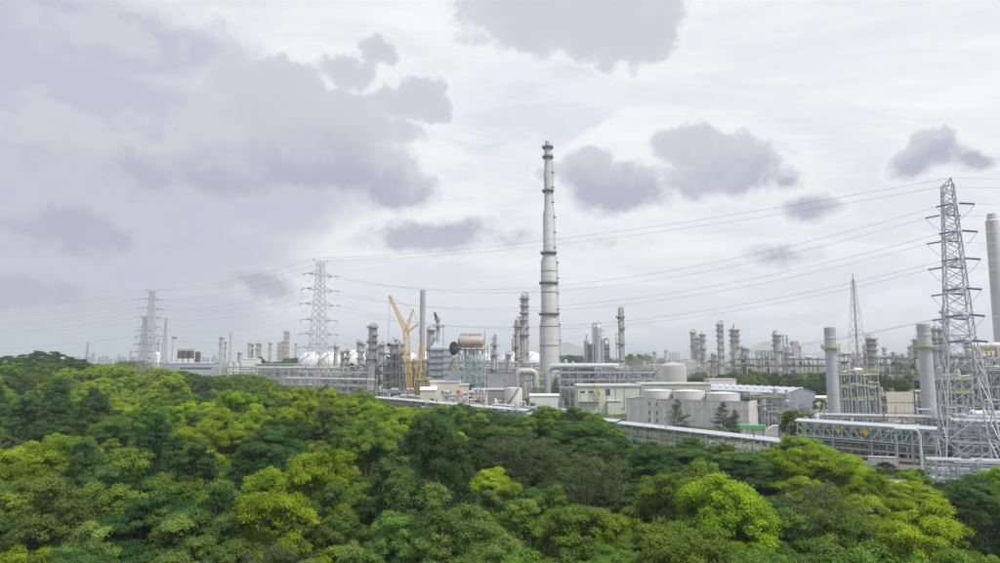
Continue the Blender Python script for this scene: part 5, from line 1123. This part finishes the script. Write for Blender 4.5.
# ------------------------------------------------------------------ trees
def leaf_material(name, dark, mid, light, trans=.35, top=None):
    m = bpy.data.materials.new(name); m.use_nodes = True; nt = m.node_tree; N = nt.nodes; L = nt.links; N.clear()
    at_ = N.new('ShaderNodeAttribute'); at_.attribute_name = 'tint'; oi = N.new('ShaderNodeObjectInfo')
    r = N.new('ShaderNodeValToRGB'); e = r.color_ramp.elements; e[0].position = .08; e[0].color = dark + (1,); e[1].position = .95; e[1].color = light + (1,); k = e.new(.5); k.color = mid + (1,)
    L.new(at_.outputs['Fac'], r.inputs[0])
    h = N.new('ShaderNodeHueSaturation'); L.new(r.outputs[0], h.inputs['Color'])
    a = N.new('ShaderNodeMapRange'); L.new(oi.outputs['Random'], a.inputs[0]); a.inputs[3].default_value = .489; a.inputs[4].default_value = .516; L.new(a.outputs[0], h.inputs['Hue'])
    wn = N.new('ShaderNodeTexWhiteNoise'); wn.noise_dimensions = '1D'; L.new(oi.outputs['Random'], wn.inputs['W'])
    v = N.new('ShaderNodeMapRange'); L.new(wn.outputs['Value'], v.inputs[0]); v.inputs[3].default_value = .80; v.inputs[4].default_value = 1.22; L.new(v.outputs[0], h.inputs['Value'])
    p = N.new('ShaderNodeBsdfPrincipled'); p.inputs['Roughness'].default_value = .7; p.inputs['Specular IOR Level'].default_value = .12; L.new(h.outputs[0], p.inputs['Base Color'])
    t = N.new('ShaderNodeBsdfTranslucent'); L.new(h.outputs[0], t.inputs[0]); mx = N.new('ShaderNodeMixShader'); mx.inputs[0].default_value = trans; L.new(p.outputs[0], mx.inputs[1]); L.new(t.outputs[0], mx.inputs[2])
    o = N.new('ShaderNodeOutputMaterial'); L.new(mx.outputs[0], o.inputs[0]); return m
LEAF = {'green': leaf_material('leaf_green', (.062, .118, .018), (.132, .228, .028), (.245, .360, .046), .28),
        'lime': leaf_material('leaf_yellow_green', (.120, .205, .010), (.250, .375, .015), (.420, .540, .026), .35),
        'dark': leaf_material('leaf_dark_green', (.027, .066, .018), (.056, .126, .027), (.108, .208, .042), .22),
        'teal': leaf_material('leaf_blue_green', (.030, .072, .024), (.062, .134, .037), (.116, .210, .056), .22),
        'fir': leaf_material('leaf_grey_green', (.055, .095, .055), (.095, .150, .085), (.160, .225, .130), .3),
        'pale': leaf_material('leaf_pale_green', (.075, .135, .030), (.146, .242, .048), (.248, .360, .076), .3),
        'sparse': leaf_material('leaf_grey_olive', (.085, .115, .045), (.140, .180, .075), (.220, .260, .120), .3)}
def leaves_mesh(name, m, P, Nn, T, size, asp, rs):
    """one bent diamond leaf at each point P facing Nn"""
    n = len(P); up = rs.normal(size=(n, 3)); u = np.cross(Nn, up); u /= np.linalg.norm(u, axis=1)[:, None] + 1e-9; v = np.cross(Nn, u)
    s = (size * rs.uniform(.65, 1.35, n))[:, None]; V = np.empty((n, 4, 3))
    V[:, 0] = P - u * s; V[:, 1] = P + v * s * asp - Nn * s * .18; V[:, 2] = P + u * s; V[:, 3] = P - v * s * asp - Nn * s * .18
    me = bpy.data.meshes.new(name); me.vertices.add(n * 4); me.vertices.foreach_set('co', V.reshape(-1)); me.loops.add(n * 4); me.loops.foreach_set('vertex_index', np.arange(n * 4, dtype=np.int32))
    me.polygons.add(n); me.polygons.foreach_set('loop_start', np.arange(0, n * 4, 4, dtype=np.int32)); me.polygons.foreach_set('loop_total', np.full(n, 4, dtype=np.int32))
    a = me.attributes.new('tint', 'FLOAT', 'FACE'); a.data.foreach_set('value', np.clip(T, 0, 1).astype(np.float32)); me.materials.append(m); me.update(calc_edges=True); return me
def unit(rs, n):
    v = rs.normal(size=(n, 3)); return v / np.linalg.norm(v, axis=1)[:, None]
def crown(kind, seed):
    """boughs carry clumps, clumps carry leaves, with open gaps between the boughs; returns mesh, bough centres, height, radius"""
    rs = np.random.RandomState(seed); lobes = []          # x, y, z, r, flatness, clumps
    if kind in ('green', 'pale', 'sparse'):
        R, zm, up, n = 3.6, 6.0, 4.3, 17
        for d in unit(rs, 60):
            if len(lobes) >= n or d[2] < -.42: continue
            k = rs.uniform(.62, 1.05) * (1 + .16 * math.sin(2 * math.atan2(d[1], d[0]) + seed)); c = (d[0] * R * k, d[1] * R * k, zm + d[2] * up * k)
            if any(math.dist(c, q[:3]) < 1.35 for q in lobes): continue
            lobes.append(c + (rs.uniform(1.05, 1.75), rs.uniform(.75, 1.0), 13))
        cr, per, size, asp = (.36, .72), (190 if kind != 'sparse' else 45), .086, .5
    elif kind == 'lime':
        R, zm, up, n = 3.3, 6.2, 4.0, 13
        for d in unit(rs, 60):
            if len(lobes) >= n or d[2] < -.3: continue
            k = rs.uniform(.6, 1.1) * (1 + .2 * math.sin(2 * math.atan2(d[1], d[0]) + seed)); c = (d[0] * R * k, d[1] * R * k, zm + d[2] * up * k)
            if any(math.dist(c, q[:3]) < 1.5 for q in lobes): continue
            lobes.append(c + (rs.uniform(1.0, 1.6), rs.uniform(.7, .95), 11))
        cr, per, size, asp = (.42, .8), 230, .082, .6
    elif kind == 'dark':
        R = 5.4
        for rr, z, n in ((1.0, 4.9, 9), (.78, 6.4, 8), (.5, 7.7, 6), (.16, 8.7, 3)):
            for i in range(n):
                a = 2 * math.pi * (i + rs.uniform(0, .7)) / n; q = R * rr * rs.uniform(.75, 1.12) * (1 + .14 * math.sin(3 * a + seed)); lobes.append((q * math.cos(a), q * math.sin(a), z + rs.uniform(-.6, .6), rs.uniform(1.3, 2.1), .36, 13))
        cr, per, size, asp = (.42, .8), 160, .088, .42
    else:
        R, zb, zt = 2.9, 3.0, 11.6
        for i in range(20):
            f = (i + rs.uniform(0, .9)) / 20; q = R * math.sin(math.pi * min(1, .25 + .75 * f)) ** .8 * rs.uniform(.5, 1.1); a = i * 2.4 + rs.uniform(-.5, .5); lobes.append((q * math.cos(a), q * math.sin(a), zb + (zt - zb) * f, rs.uniform(.8, 1.4), 1.05, 12))
        cr, per, size, asp = (.32, .62), 165, .088, .36
    P, Nn, T, Sz = [], [], [], []; zs = [c[2] for c in lobes]; zl, zh = min(zs), max(zs)
    cen = np.array([0, 0, (zl + zh) / 2])
    for (x, y, z, r, fl, nc) in lobes:
        lt = rs.uniform(-.24, .24); out = np.array([x, y, (z - cen[2]) * .8 + 1.2]); out /= np.linalg.norm(out) + 1e-6; m = 0
        while m < nc:
            d = unit(rs, 1)[0]
            if d @ out < -.25 and d[2] < .1: continue
            m += 1; q = r * rs.uniform(.55, 1.08); cx, cy, cz = x + d[0] * q, y + d[1] * q, z + d[2] * q * fl; ck = rs.uniform(*cr); k = int(per * (ck / .55) ** 1.7); dd = unit(rs, k)
            dd[:, 2] = np.where(dd[:, 2] < -.3, -dd[:, 2], dd[:, 2]); rad = ck * rs.uniform(.35, 1.1, k) ** .55 * (1 + .18 * rs.normal(size=k)); p = dd * rad[:, None]; p[:, 2] *= .8 if fl > .5 else .5; P.append(p + (cx, cy, cz))
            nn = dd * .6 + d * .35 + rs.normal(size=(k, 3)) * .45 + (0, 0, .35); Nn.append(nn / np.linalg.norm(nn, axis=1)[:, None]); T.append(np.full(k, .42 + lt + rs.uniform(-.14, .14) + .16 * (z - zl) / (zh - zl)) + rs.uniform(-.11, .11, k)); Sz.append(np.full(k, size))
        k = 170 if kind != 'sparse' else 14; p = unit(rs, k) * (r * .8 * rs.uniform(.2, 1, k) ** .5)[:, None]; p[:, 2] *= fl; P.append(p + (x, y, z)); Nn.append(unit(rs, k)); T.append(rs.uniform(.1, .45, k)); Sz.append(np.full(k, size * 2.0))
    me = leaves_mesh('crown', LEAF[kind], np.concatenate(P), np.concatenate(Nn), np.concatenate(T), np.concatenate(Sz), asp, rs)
    return me, lobes, max(c[2] + c[3] * c[4] * 1.1 for c in lobes), max(math.hypot(c[0], c[1]) + c[3] * .8 for c in lobes)
def trunk_mesh(cl, seed):
    r = random.Random(seed); b = MB(); zt = max(c[2] for c in cl); z1 = zt * .42; lean = (r.uniform(-.5, .5), r.uniform(-.5, .5))
    b.path([(0, 0, -.3), (lean[0] * .3, lean[1] * .3, z1 * .5), (lean[0], lean[1], z1), (lean[0] * 1.2, lean[1] * 1.2, zt * .75)], [.30, .24, .19, .06], 8)
    for c in r.sample(cl, min(12, len(cl))):
        f = r.uniform(.6, 1); s = Vector((lean[0] * f, lean[1] * f, z1 * f)); e = Vector(c[:3]); mid = s.lerp(e, .5) + Vector((r.uniform(-.4, .4), r.uniform(-.4, .4), r.uniform(.1, .7))); b.path([s, mid, e], [.13, .08, .03], 6)
    return b.mesh('trunk', BARK)
PROTO = {}
for kd, seeds in (('green', (1, 2, 3, 14)), ('lime', (4, 5, 6)), ('dark', (7, 8, 9)), ('teal', (10, 11)), ('pale', (12, 13, 15)), ('sparse', (16, 17))):
    PROTO[kd] = []
    for s in seeds:
        me, cl, h, r = crown(kd, s); PROTO[kd].append((me, trunk_mesh(cl, s), h, r))
DESC = {'green': 'mid-green rounded', 'lime': 'bright yellow-green', 'dark': 'dark spreading flat-topped', 'teal': 'dark upright blue-green', 'pale': 'soft pale green', 'sparse': 'thin grey-olive half-bare'}
FR = random.Random(77); TREES = []            # (x, y, kind, variant, scale, zscale, rot)
# where the photograph shows which kind (pixel, radius, kind)
PATCH = [(130, 400, 45, 'lime'), (95, 385, 30, 'lime'), (165, 392, 25, 'lime'), (210, 465, 22, 'lime'), (25, 475, 40, 'lime'), (65, 480, 25, 'lime'), (300, 432, 28, 'lime'), (235, 440, 25, 'lime'), (345, 425, 22, 'lime'), (405, 424, 26, 'lime'), (503, 432, 14, 'lime'), (815, 458, 40, 'lime'),
         (845, 490, 40, 'lime'), (905, 490, 30, 'lime'), (740, 545, 35, 'lime'), (70, 555, 30, 'pale'), (210, 555, 40, 'pale'), (330, 545, 30, 'pale'), (420, 550, 40, 'pale'), (995, 468, 20, 'lime'), (10, 410, 25, 'lime'), (505, 510, 26, 'lime'), (500, 440, 35, 'dark'), (545, 440, 35, 'dark'), (470, 428, 25, 'dark'), (575, 470, 55, 'dark'),
         (640, 490, 50, 'dark'), (690, 445, 30, 'dark'), (750, 480, 34, 'dark'), (980, 482, 30, 'dark'), (180, 470, 35, 'teal'), (85, 510, 30, 'teal'), (270, 470, 30, 'dark'), (20, 425, 40, 'teal'), (110, 440, 30, 'teal'), (440, 500, 55, 'teal'), (370, 480, 40, 'green'), (700, 500, 45, 'green'), (960, 520, 60, 'green'), (60, 350, 40, 'dark'), (20, 355, 30, 'dark'), (205, 395, 22, 'teal'), (250, 400, 40, 'green')]
def pick(px, py):
    best = None
    for x, y, r, k in PATCH:
        q = math.hypot((px - x) / r, (py - y) / r / .8)
        if q < 1 and (best is None or q < best[0]): best = (q, k)
    if best and FR.random() < .85: return best[1]
    u = FR.random()
    if FR.random() < .035: return 'sparse'
    return 'green' if u < .44 else 'pale' if u < .56 else 'dark' if u < .68 else 'teal' if u < (.78 if px > 420 else .64) else 'lime'
EDGE = [(0, 362), (45, 356), (100, 364), (150, 367), (185, 372), (215, 377), (240, 374), (262, 376), (280, 384), (300, 389), (325, 386), (345, 396), (364, 389), (385, 404), (420, 409), (448, 405), (480, 406), (505, 415), (525, 416), (550, 408), (580, 408), (608, 424), (625, 441), (650, 449), (680, 444), (720, 452), (760, 452), (790, 444), (830, 446), (858, 463), (890, 469), (925, 478), (960, 474), (1000, 466), (1100, 466)]
def edge_y(px):
    for (a, b), (c, d) in zip(EDGE, EDGE[1:]):
        if a <= px <= c: return b + (d - b) * (px - a) / (c - a)
    return EDGE[0][1] if px < 0 else EDGE[-1][1]
def in_forest(x, y):
    px, _ = TOPIX(x, y, gz(x, y) + 11)
    if px < -90 or px > 1090: return False
    # ground limits: forest stops at the gallery line and at the lawn
    for (ax, ay), (bx, by) in (((-190, 560), (-66, 358)), ((-66, 358), (44, 228)), ((44, 228), (60, 180))):
        if by <= y <= ay and x > ax + (bx - ax) * (y - ay) / (by - ay) - (4 if y > 262 else 16): return False
    if y < 180 and x > 45:
        lim = 150 if x < 84 else 150 - (x - 84) * .95
        if x > 150: lim = 108
        if y > max(100, lim): return False
    if y > 560 and x > -190 - (y - 560) * .35: return False
    if y > 700: return False
    if math.hypot(x - PL[0], y - PL[1]) < 10 or math.hypot(x - PM[0], y - PM[1]) < 10 or math.hypot(x - PR[0], y - PR[1]) < 14: return False
    return True
def add_tree(x, y, kd=None, ztop=None, sc=None):
    g = gz(x, y); k0 = kd or 'green'
    if sc is None: sc = FR.uniform(.85, 1.7) * (.78 if y < 75 else .9 if y < 110 else 1)
    px, py = TOPIX(x, y, g + 9)
    if kd is None:
        kd = pick(px, py)
        if kd == 'lime' and y < 66: kd = FR.choice(('pale', 'green'))
    vi = FR.randrange(len(PROTO[kd])); h = PROTO[kd][vi][2]
    zs = FR.uniform(.74, 1.12) * sc if ztop is None else (ztop - g) / h
    # keep the outline of the forest where the photograph has it
    if ztop is None and y > 60:
        pxt, pyt = TOPIX(x, y, g + h * zs); lim = edge_y(pxt) + FR.uniform(-1, 5) + (8 if pxt > 845 else 0)
        if pyt < lim:
            zl = PX(pxt, lim, y)[1] - g
            if zl < 3.2: return
            zs = zl / h; sc = min(sc, max(zs * 1.7, .5))
    TREES.append((x, y, kd, vi, sc, zs, FR.uniform(0, 6.28)))
# trees that stand out along the edge: pixel of the top, distance, kind, width scale
for px, py, Y, kd, sc in ((364, 387.5, 285, 'green', 1.15), (323, 384, 300, 'green', .9), (400, 414, 190, 'lime', 1.1), (418, 414, 200, 'lime', .9), (448, 405, 225, 'green', 1.1), (465, 403, 232, 'pale', 1.2), (482, 408, 225, 'lime', 1.0), (548, 405, 215, 'green', 1.3), (572, 408, 205, 'dark', 1.0), (596, 411, 200, 'green', 1.2), (612, 424, 190, 'green', 1.0),
                          (806, 436, 148, 'lime', 1.5), (828, 445, 140, 'lime', 1.35), (846, 456, 130, 'lime', 1.1), (770, 447, 140, 'green', 1.2), (783, 445, 150, 'dark', .9), (690, 438, 172, 'dark', .95), (722, 443, 165, 'green', .9), (652, 441, 185, 'dark', .75), (504, 420, 190, 'dark', 1.1), (435, 434, 165, 'dark', 1.3), (470, 433, 165, 'dark', 1.2), (912, 472, 122, 'lime', .9), (945, 483, 118, 'dark', .8), (978, 476, 118, 'dark', 1.1), (996, 467, 125, 'lime', .9), (238, 375, 330, 'green', 1.0), (40, 350.5, 430, 'dark', 1.5), (56, 351.5, 425, 'dark', 1.4), (22, 354.5, 430, 'dark', 1.3), (8, 355.5, 420, 'dark', 1.2), (72, 357, 420, 'dark', 1.1), (83, 359, 410, 'dark', .9)):
    X, Z = PX(px, py, Y); add_tree(X, Y, kd, Z, sc)
fixed = [(t[0], t[1], 4.0 * t[4]) for t in TREES]
y = 36.0
while y < 690:
    step = 7.2 if y < 80 else 8.2 if y < 150 else 9.0 if y < 260 else 10.0
    x = -(y * .86 + 25)
    while x < y * .86 + 25:
        X = x + FR.uniform(-.36, .36) * step; Yy = y + FR.uniform(-.36, .36) * step
        if FR.random() > .05 and in_forest(X, Yy) and not any(math.hypot(X - a, Yy - b) < c for a, b, c in fixed): add_tree(X, Yy)
        x += step
    y += step * .92
# trees by the plant, by pixel of the top
PLANT = [(792, 409, 216, 'green', .95, 'leafy dark tree left of the truss bridge'), (805, 413, 217, 'green', .8, 'leafy tree touching the truss bridge end')]
def size_px(t):
    k = PROTO[t[2]][t[3]]; return k[3] * t[4] * FPX / t[1]
vis = [t for t in TREES if -20 < TOPIX(t[0], t[1], gz(t[0], t[1]) + 8)[0] < 1020 and TOPIX(t[0], t[1], gz(t[0], t[1]) + PROTO[t[2]][t[3]][2] * t[5])[1] < 575]
vis.sort(key=lambda t: t[1] - (25 if t[1] > 120 and t[0] > 20 else 0)); solo = vis[:296]; soloset = set(map(id, solo)); rest = [t for t in TREES if id(t) not in soloset]
solo.sort(key=lambda t: t[1]); GRP = 'trees of the forest in front of the plant'
rows = [solo[i:i + 37] for i in range(0, len(solo), 37)]
ROWN = ['nearest', 'second nearest', 'third nearest', 'fourth nearest', 'fifth nearest', 'third farthest', 'second farthest', 'farthest']
def put_tree(t, label, group, name='forest_tree'):
    x, y, kd, vi, sc, zs, rot = t; me, tr, h, r = PROTO[kd][vi]; o = thing(name, label, 'tree', (x, y, gz(x, y)), rot, group); o.scale = (sc, sc, zs)
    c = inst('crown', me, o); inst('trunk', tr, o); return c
CROWNS = {}
for ri, row in enumerate(rows):
    row.sort(key=lambda t: TOPIX(t[0], t[1], 8)[0])
    for i, t in enumerate(row):
        c = put_tree(t, f'{DESC[t[2]]} tree, {ordinal(i)} from left in the {ROWN[min(ri, 7)]} belt of the forest', GRP)
        CROWNS.setdefault((t[2], t[3]), c)
def scatter(name, pts, crowns, label=None):
    """one object whose points carry crowns already built above"""
    me = bpy.data.meshes.new(name); n = len(pts); me.vertices.add(n); me.vertices.foreach_set('co', [c for p in pts for c in p[0]])
    for an, ty, k in (('idx', 'INT', 1), ('rotz', 'FLOAT_VECTOR', 2), ('scl', 'FLOAT_VECTOR', 3)):
        a = me.attributes.new(an, ty, 'POINT')
        if ty == 'INT': a.data.foreach_set('value', [p[k] for p in pts])
        else: a.data.foreach_set('vector', [c for p in pts for c in p[k]])
    o = bpy.data.objects.new(name, me); C.objects.link(o); o['kind'] = 'stuff'; o['label'] = label; o['category'] = 'trees'
    ng = bpy.data.node_groups.new(name, 'GeometryNodeTree'); ng.interface.new_socket('Geometry', in_out='INPUT', socket_type='NodeSocketGeometry'); ng.interface.new_socket('Geometry', in_out='OUTPUT', socket_type='NodeSocketGeometry'); N = ng.nodes; L = ng.links
    gi = N.new('NodeGroupInput'); go = N.new('NodeGroupOutput'); ip = N.new('GeometryNodeInstanceOnPoints'); mp = N.new('GeometryNodeMeshToPoints'); L.new(gi.outputs[0], mp.inputs[0]); L.new(mp.outputs[0], ip.inputs['Points'])
    js = N.new('GeometryNodeJoinGeometry')
    for c in reversed(crowns):
        oi = N.new('GeometryNodeObjectInfo'); oi.inputs['Object'].default_value = c; oi.inputs['As Instance'].default_value = True; oi.transform_space = 'ORIGINAL'; L.new(oi.outputs['Geometry'], js.inputs[0])
    L.new(js.outputs[0], ip.inputs['Instance']); ip.inputs['Pick Instance'].default_value = True
    def attr(nm, ty):
        a = N.new('GeometryNodeInputNamedAttribute'); a.data_type = ty; a.inputs[0].default_value = nm; return a.outputs[0]
    L.new(attr('idx', 'INT'), ip.inputs['Instance Index']); e2r = N.new('FunctionNodeEulerToRotation'); L.new(attr('rotz', 'FLOAT_VECTOR'), e2r.inputs[0]); L.new(e2r.outputs[0], ip.inputs['Rotation']); L.new(attr('scl', 'FLOAT_VECTOR'), ip.inputs['Scale']); L.new(ip.outputs[0], go.inputs[0])
    md = o.modifiers.new('trees', 'NODES'); md.node_group = ng; return o
keys = sorted(CROWNS); KI = {k: i for i, k in enumerate(keys)}; crowns = [CROWNS[k] for k in keys]
pts = []
for (x, y, kd, vi, sc, zs, rot) in rest:
    k = (kd, vi) if (kd, vi) in KI else keys[0]; pts.append(((x, y, gz(x, y)), KI[k], (0, 0, rot), (sc, sc, zs)))
scatter('far_forest', pts, crowns, 'dense far part of the green forest reaching to the plant')
# undergrowth between the trunks
pts = []; y = 34.0; ug = [k for k in keys if k[0] in ('green', 'dark', 'pale')]
while y < 330:
    st = 3.8 if y < 150 else 5.5; x = -(y * .82 + 15)
    while x < y * .82 + 15:
        X = x + FR.uniform(-1.8, 1.8); Yy = y + FR.uniform(-1.8, 1.8)
        if in_forest(X, Yy): s = FR.uniform(.22, .38); k = FR.choice(ug); pts.append(((X, Yy, gz(X, Yy) - 3.0 * s), KI[k], (0, 0, FR.uniform(0, 6.28)), (s * 1.25, s * 1.25, s * .9)))
        x += st
    y += st
scatter('undergrowth', pts, crowns, 'low shrubs filling the forest floor between the trees')
# casuarinas in front of the concrete wall
def needle_tree(label, px, pyt, Y, w, seed):
    X, H = PX(px, pyt, Y); rs = np.random.RandomState(seed); t = thing('casuarina_tree', label, 'tree', (X, Y, 0), 0, 'feathery trees at the concrete wall'); P, Nn, T = [], [], []; tb = MB(); tb.path([(0, 0, -.2), (.05, 0, H * .5), (0, .05, H * .97)], [.2, .12, .03], 7)
    for i in range(90):
        f = rs.uniform(.12, .98); a = rs.uniform(0, 6.28); ln = w * (1 - f) ** .75 * rs.uniform(.55, 1.15) + .35; z = H * f; d = np.array([math.cos(a), math.sin(a), rs.uniform(.05, .6)]); d /= np.linalg.norm(d); k = int(20 + ln * 30); u = rs.uniform(.1, 1, k) ** .7
        p = np.array([0, 0, z]) + d * (u * ln)[:, None] + rs.normal(size=(k, 3)) * (.16 + .10 * (1 - u))[:, None]; p[:, 2] -= .12 * u * u * ln; P.append(p); Nn.append(unit(rs, k)); T.append(rs.uniform(.1, .9, k) * .6 + .4 * u); e = Vector(d * ln * .8) + Vector((0, 0, z)); tb.path([(0, 0, z), tuple(e)], [.05, .015], 5)
    o = bpy.data.objects.new('crown', leaves_mesh('crown', LEAF['fir'], np.concatenate(P), np.concatenate(Nn), np.concatenate(T), .24, .12, rs)); C.objects.link(o); o.parent = t; tb.build('trunk', BARK, t)
needle_tree('feathery dark tree in front of the concrete wall, left one', 677, 399, 250, 7.6, 1); needle_tree('feathery dark tree in front of the concrete wall, taller right one', 722, 402, 240, 6.6, 2); needle_tree('small feathery tree right beside the taller wall tree', 734.5, 410, 243, 4.4, 3)
for px, py, Y, kd, sc, lab in PLANT:
    X, Z = PX(px, py, Y); put_tree((X, Y, kd, 0, sc, Z / PROTO[kd][0][2], 1.), lab, 'single trees inside the plant')
for i, (px, py, Y, kd, sc, lab) in enumerate(((735, 428, 224, 'green', .5, 'bushy green tree beside the green machine'), (432, 398, 360, 'green', .5, 'small bush by the gabled building'), (862, 403, 330, 'green', 1.0, 'round bush right of the left boiler frame'), (915, 400, 300, 'green', .8, 'round bush left of the right boiler stack'), (985, 394, 270, 'pale', 1.1, 'round bright bush behind the right pylon legs'), (820, 398, 340, 'green', .8, 'bush right of the blue-grey shed'),
                                      (352, 362.5, 640, 'dark', .85, 'single dark round tree in front of the third sphere'), (260, 356.5, 720, 'dark', 1.3, 'single dark round tree behind the white warehouse'), (846, 457, 172, 'green', .4, 'green bush at the foot of the truss bridge'), (886, 464.5, 172, 'dark', .4, 'dark low bush in front of the site container'), (668, 360, 980, 'green', 1.2, 'far tree beside the grey silos'))):
    X, Z = PX(px, py, Y); k = PROTO[kd][0]; put_tree((X, Y, kd, 0, sc, max(.25, (Z - gz(X, Y)) / k[2]), i), lab, 'single trees inside the plant')
for i, (px, py) in enumerate(((838, 462), (852, 466), (866, 467.5), (878, 468), (895, 470), (908, 472), (922, 474))):
    X, Z = PX(px, py, 163); k = PROTO['green'][i % 4]; put_tree((X, 163, 'green', i % 4, .42, max(.2, Z / k[2]), i * 1.3), f'low roadside bush below the truss bridge, {ordinal(i)} from left', 'roadside bushes', 'roadside_bush')
# tree belts behind the plant
belt = []
for x0, x1, y0, y1, py0, py1, n, kk in ((668, 760, 520, 600, 371, 380, 60, .0), (738, 830, 430, 520, 371, 381, 90, 0), (872, 960, 400, 450, 373, 382, 60, 0), (286, 302, 760, 800, 358, 361, 14, 0), (560, 596, 900, 980, 355, 358, 30, 0), (625, 650, 800, 900, 354, 358, 20, 0), (520, 528, 900, 950, 356, 358, 10, 0), (120, 142, 900, 1100, 360.5, 362, 26, 0), (255, 300, 800, 860, 361, 363, 30, 0), (900, 1000, 900, 1000, 362, 364, 40, 0), (560, 700, 1200, 1400, 358, 360, 60, 0)):
    for i in range(n):
        px = FR.uniform(x0, x1); Y = FR.uniform(y0, y1); py = FR.uniform(py0, py1); X, Z = PX(px, py, Y); k = FR.choice([q for q in keys if q[0] in ('green', 'dark', 'teal', 'pale')]); h = PROTO[k[0]][k[1]][2]; s = max(.4, Z / h); belt.append(((X, Y, 0), KI[k], (0, 0, FR.uniform(0, 6.28)), (max(.8, s * .8), max(.8, s * .8), s)))
scatter('tree_belt', belt, crowns, 'belts of dark trees behind and between the plant units')
# ------------------------------------------------------------------ parked cars by the clearing
def car(label, px, Y, rz, m):
    X, _ = PX(px, 452, Y); t = thing('parked_car', label, 'car', (X, Y, .03), rz, 'cars parked at the clearing')
    pr = [(-2.1, .35), (2.1, .35), (2.15, .75), (1.2, .95), (.7, 1.45), (-1.3, 1.5), (-1.95, 1.0), (-2.15, .9)]; n = len(pr); b = MB(); b.add([(x, -.85, z) for x, z in pr] + [(x, .85, z) for x, z in pr], [tuple(range(n)), tuple(reversed(range(n, 2 * n)))] + [((i + 1) % n, i, n + i, n + (i + 1) % n) for i in range(n)]); b.build('body', m, t)
    for s in (-1, 1):
        MB().add([(.62, s * .86, 1.4), (1.1, s * .86, .98), (-1.7, s * .86, 1.0), (-1.25, s * .86, 1.43)], [(0, 1, 2, 3)]) ; g = MB(); g.add([(.62, s * .86, 1.4), (1.1, s * .86, .98), (-1.7, s * .86, 1.0), (-1.25, s * .86, 1.43)], [(0, 1, 2, 3) if s < 0 else (3, 2, 1, 0)]); g.build('side_window', GLASS, t)
        for x in (-1.3, 1.35): MB().lathe([(.33, -.1), (.33, .1)], 16, x, s * .8, 'y', .33).build('wheel', RUBBER, t)
        box_part(t, 'headlight', WHITE, 2.13, s * .6, .7, .06, .35, .15)
car('white car parked under the spreading tree by the lawn', 706, 166, -.5, WHITE); car('silver car parked half hidden behind the lime tree', 771, 152, -.6, SILVER)
# ------------------------------------------------------------------ faint steam drifting over the tanks
def steam():
    X, Z = PX(664, 368, 445); b = MB(); n = 10; prof = [(max(.05, math.sin(math.pi * i / n)), -math.cos(math.pi * i / n)) for i in range(n + 1)]; b.lathe(prof, 18); b.v = [(X + x * 30 + z * 8, 445 + y * 12, Z + 1 + z * 13) for x, y, z in b.v]
    m = bpy.data.materials.new('thin_steam'); m.use_nodes = True; nt = m.node_tree; N = nt.nodes; L = nt.links; N.clear(); g = N.new('ShaderNodeNewGeometry'); t = N.new('ShaderNodeTexNoise'); t.inputs['Scale'].default_value = .07; t.inputs['Detail'].default_value = 3; L.new(g.outputs['Position'], t.inputs['Vector'])
    r = N.new('ShaderNodeMapRange'); r.inputs[1].default_value = .42; r.inputs[2].default_value = .8; r.inputs[4].default_value = .055; L.new(t.outputs[0], r.inputs[0]); v = N.new('ShaderNodeVolumePrincipled'); v.inputs['Color'].default_value = (.93, .93, .95, 1); L.new(r.outputs[0], v.inputs['Density']); o = N.new('ShaderNodeOutputMaterial'); L.new(v.outputs[0], o.inputs['Volume'])
    tag(b.build('steam', m), 'faint grey steam drifting over the domed tank', 'steam', kind='stuff')
steam()
# ------------------------------------------------------------------ air
hz_ = MB().box(600, 4900, 92, 20000, 10800, 200); hz_.v = [(x, y, -8 if z < 0 else 215) for x, y, z in hz_.v]
m = bpy.data.materials.new('haze_air'); m.use_nodes = True; nt = m.node_tree; nt.nodes.clear(); pv = nt.nodes.new('ShaderNodeVolumePrincipled'); pv.inputs['Color'].default_value = (.84, .91, 1.0, 1); pv.inputs['Density'].default_value = 2.0e-4; pv.inputs['Anisotropy'].default_value = .2
ou = nt.nodes.new('ShaderNodeOutputMaterial'); nt.links.new(pv.outputs[0], ou.inputs['Volume']); ho = hz_.build('haze', m); ho['kind'] = 'stuff'
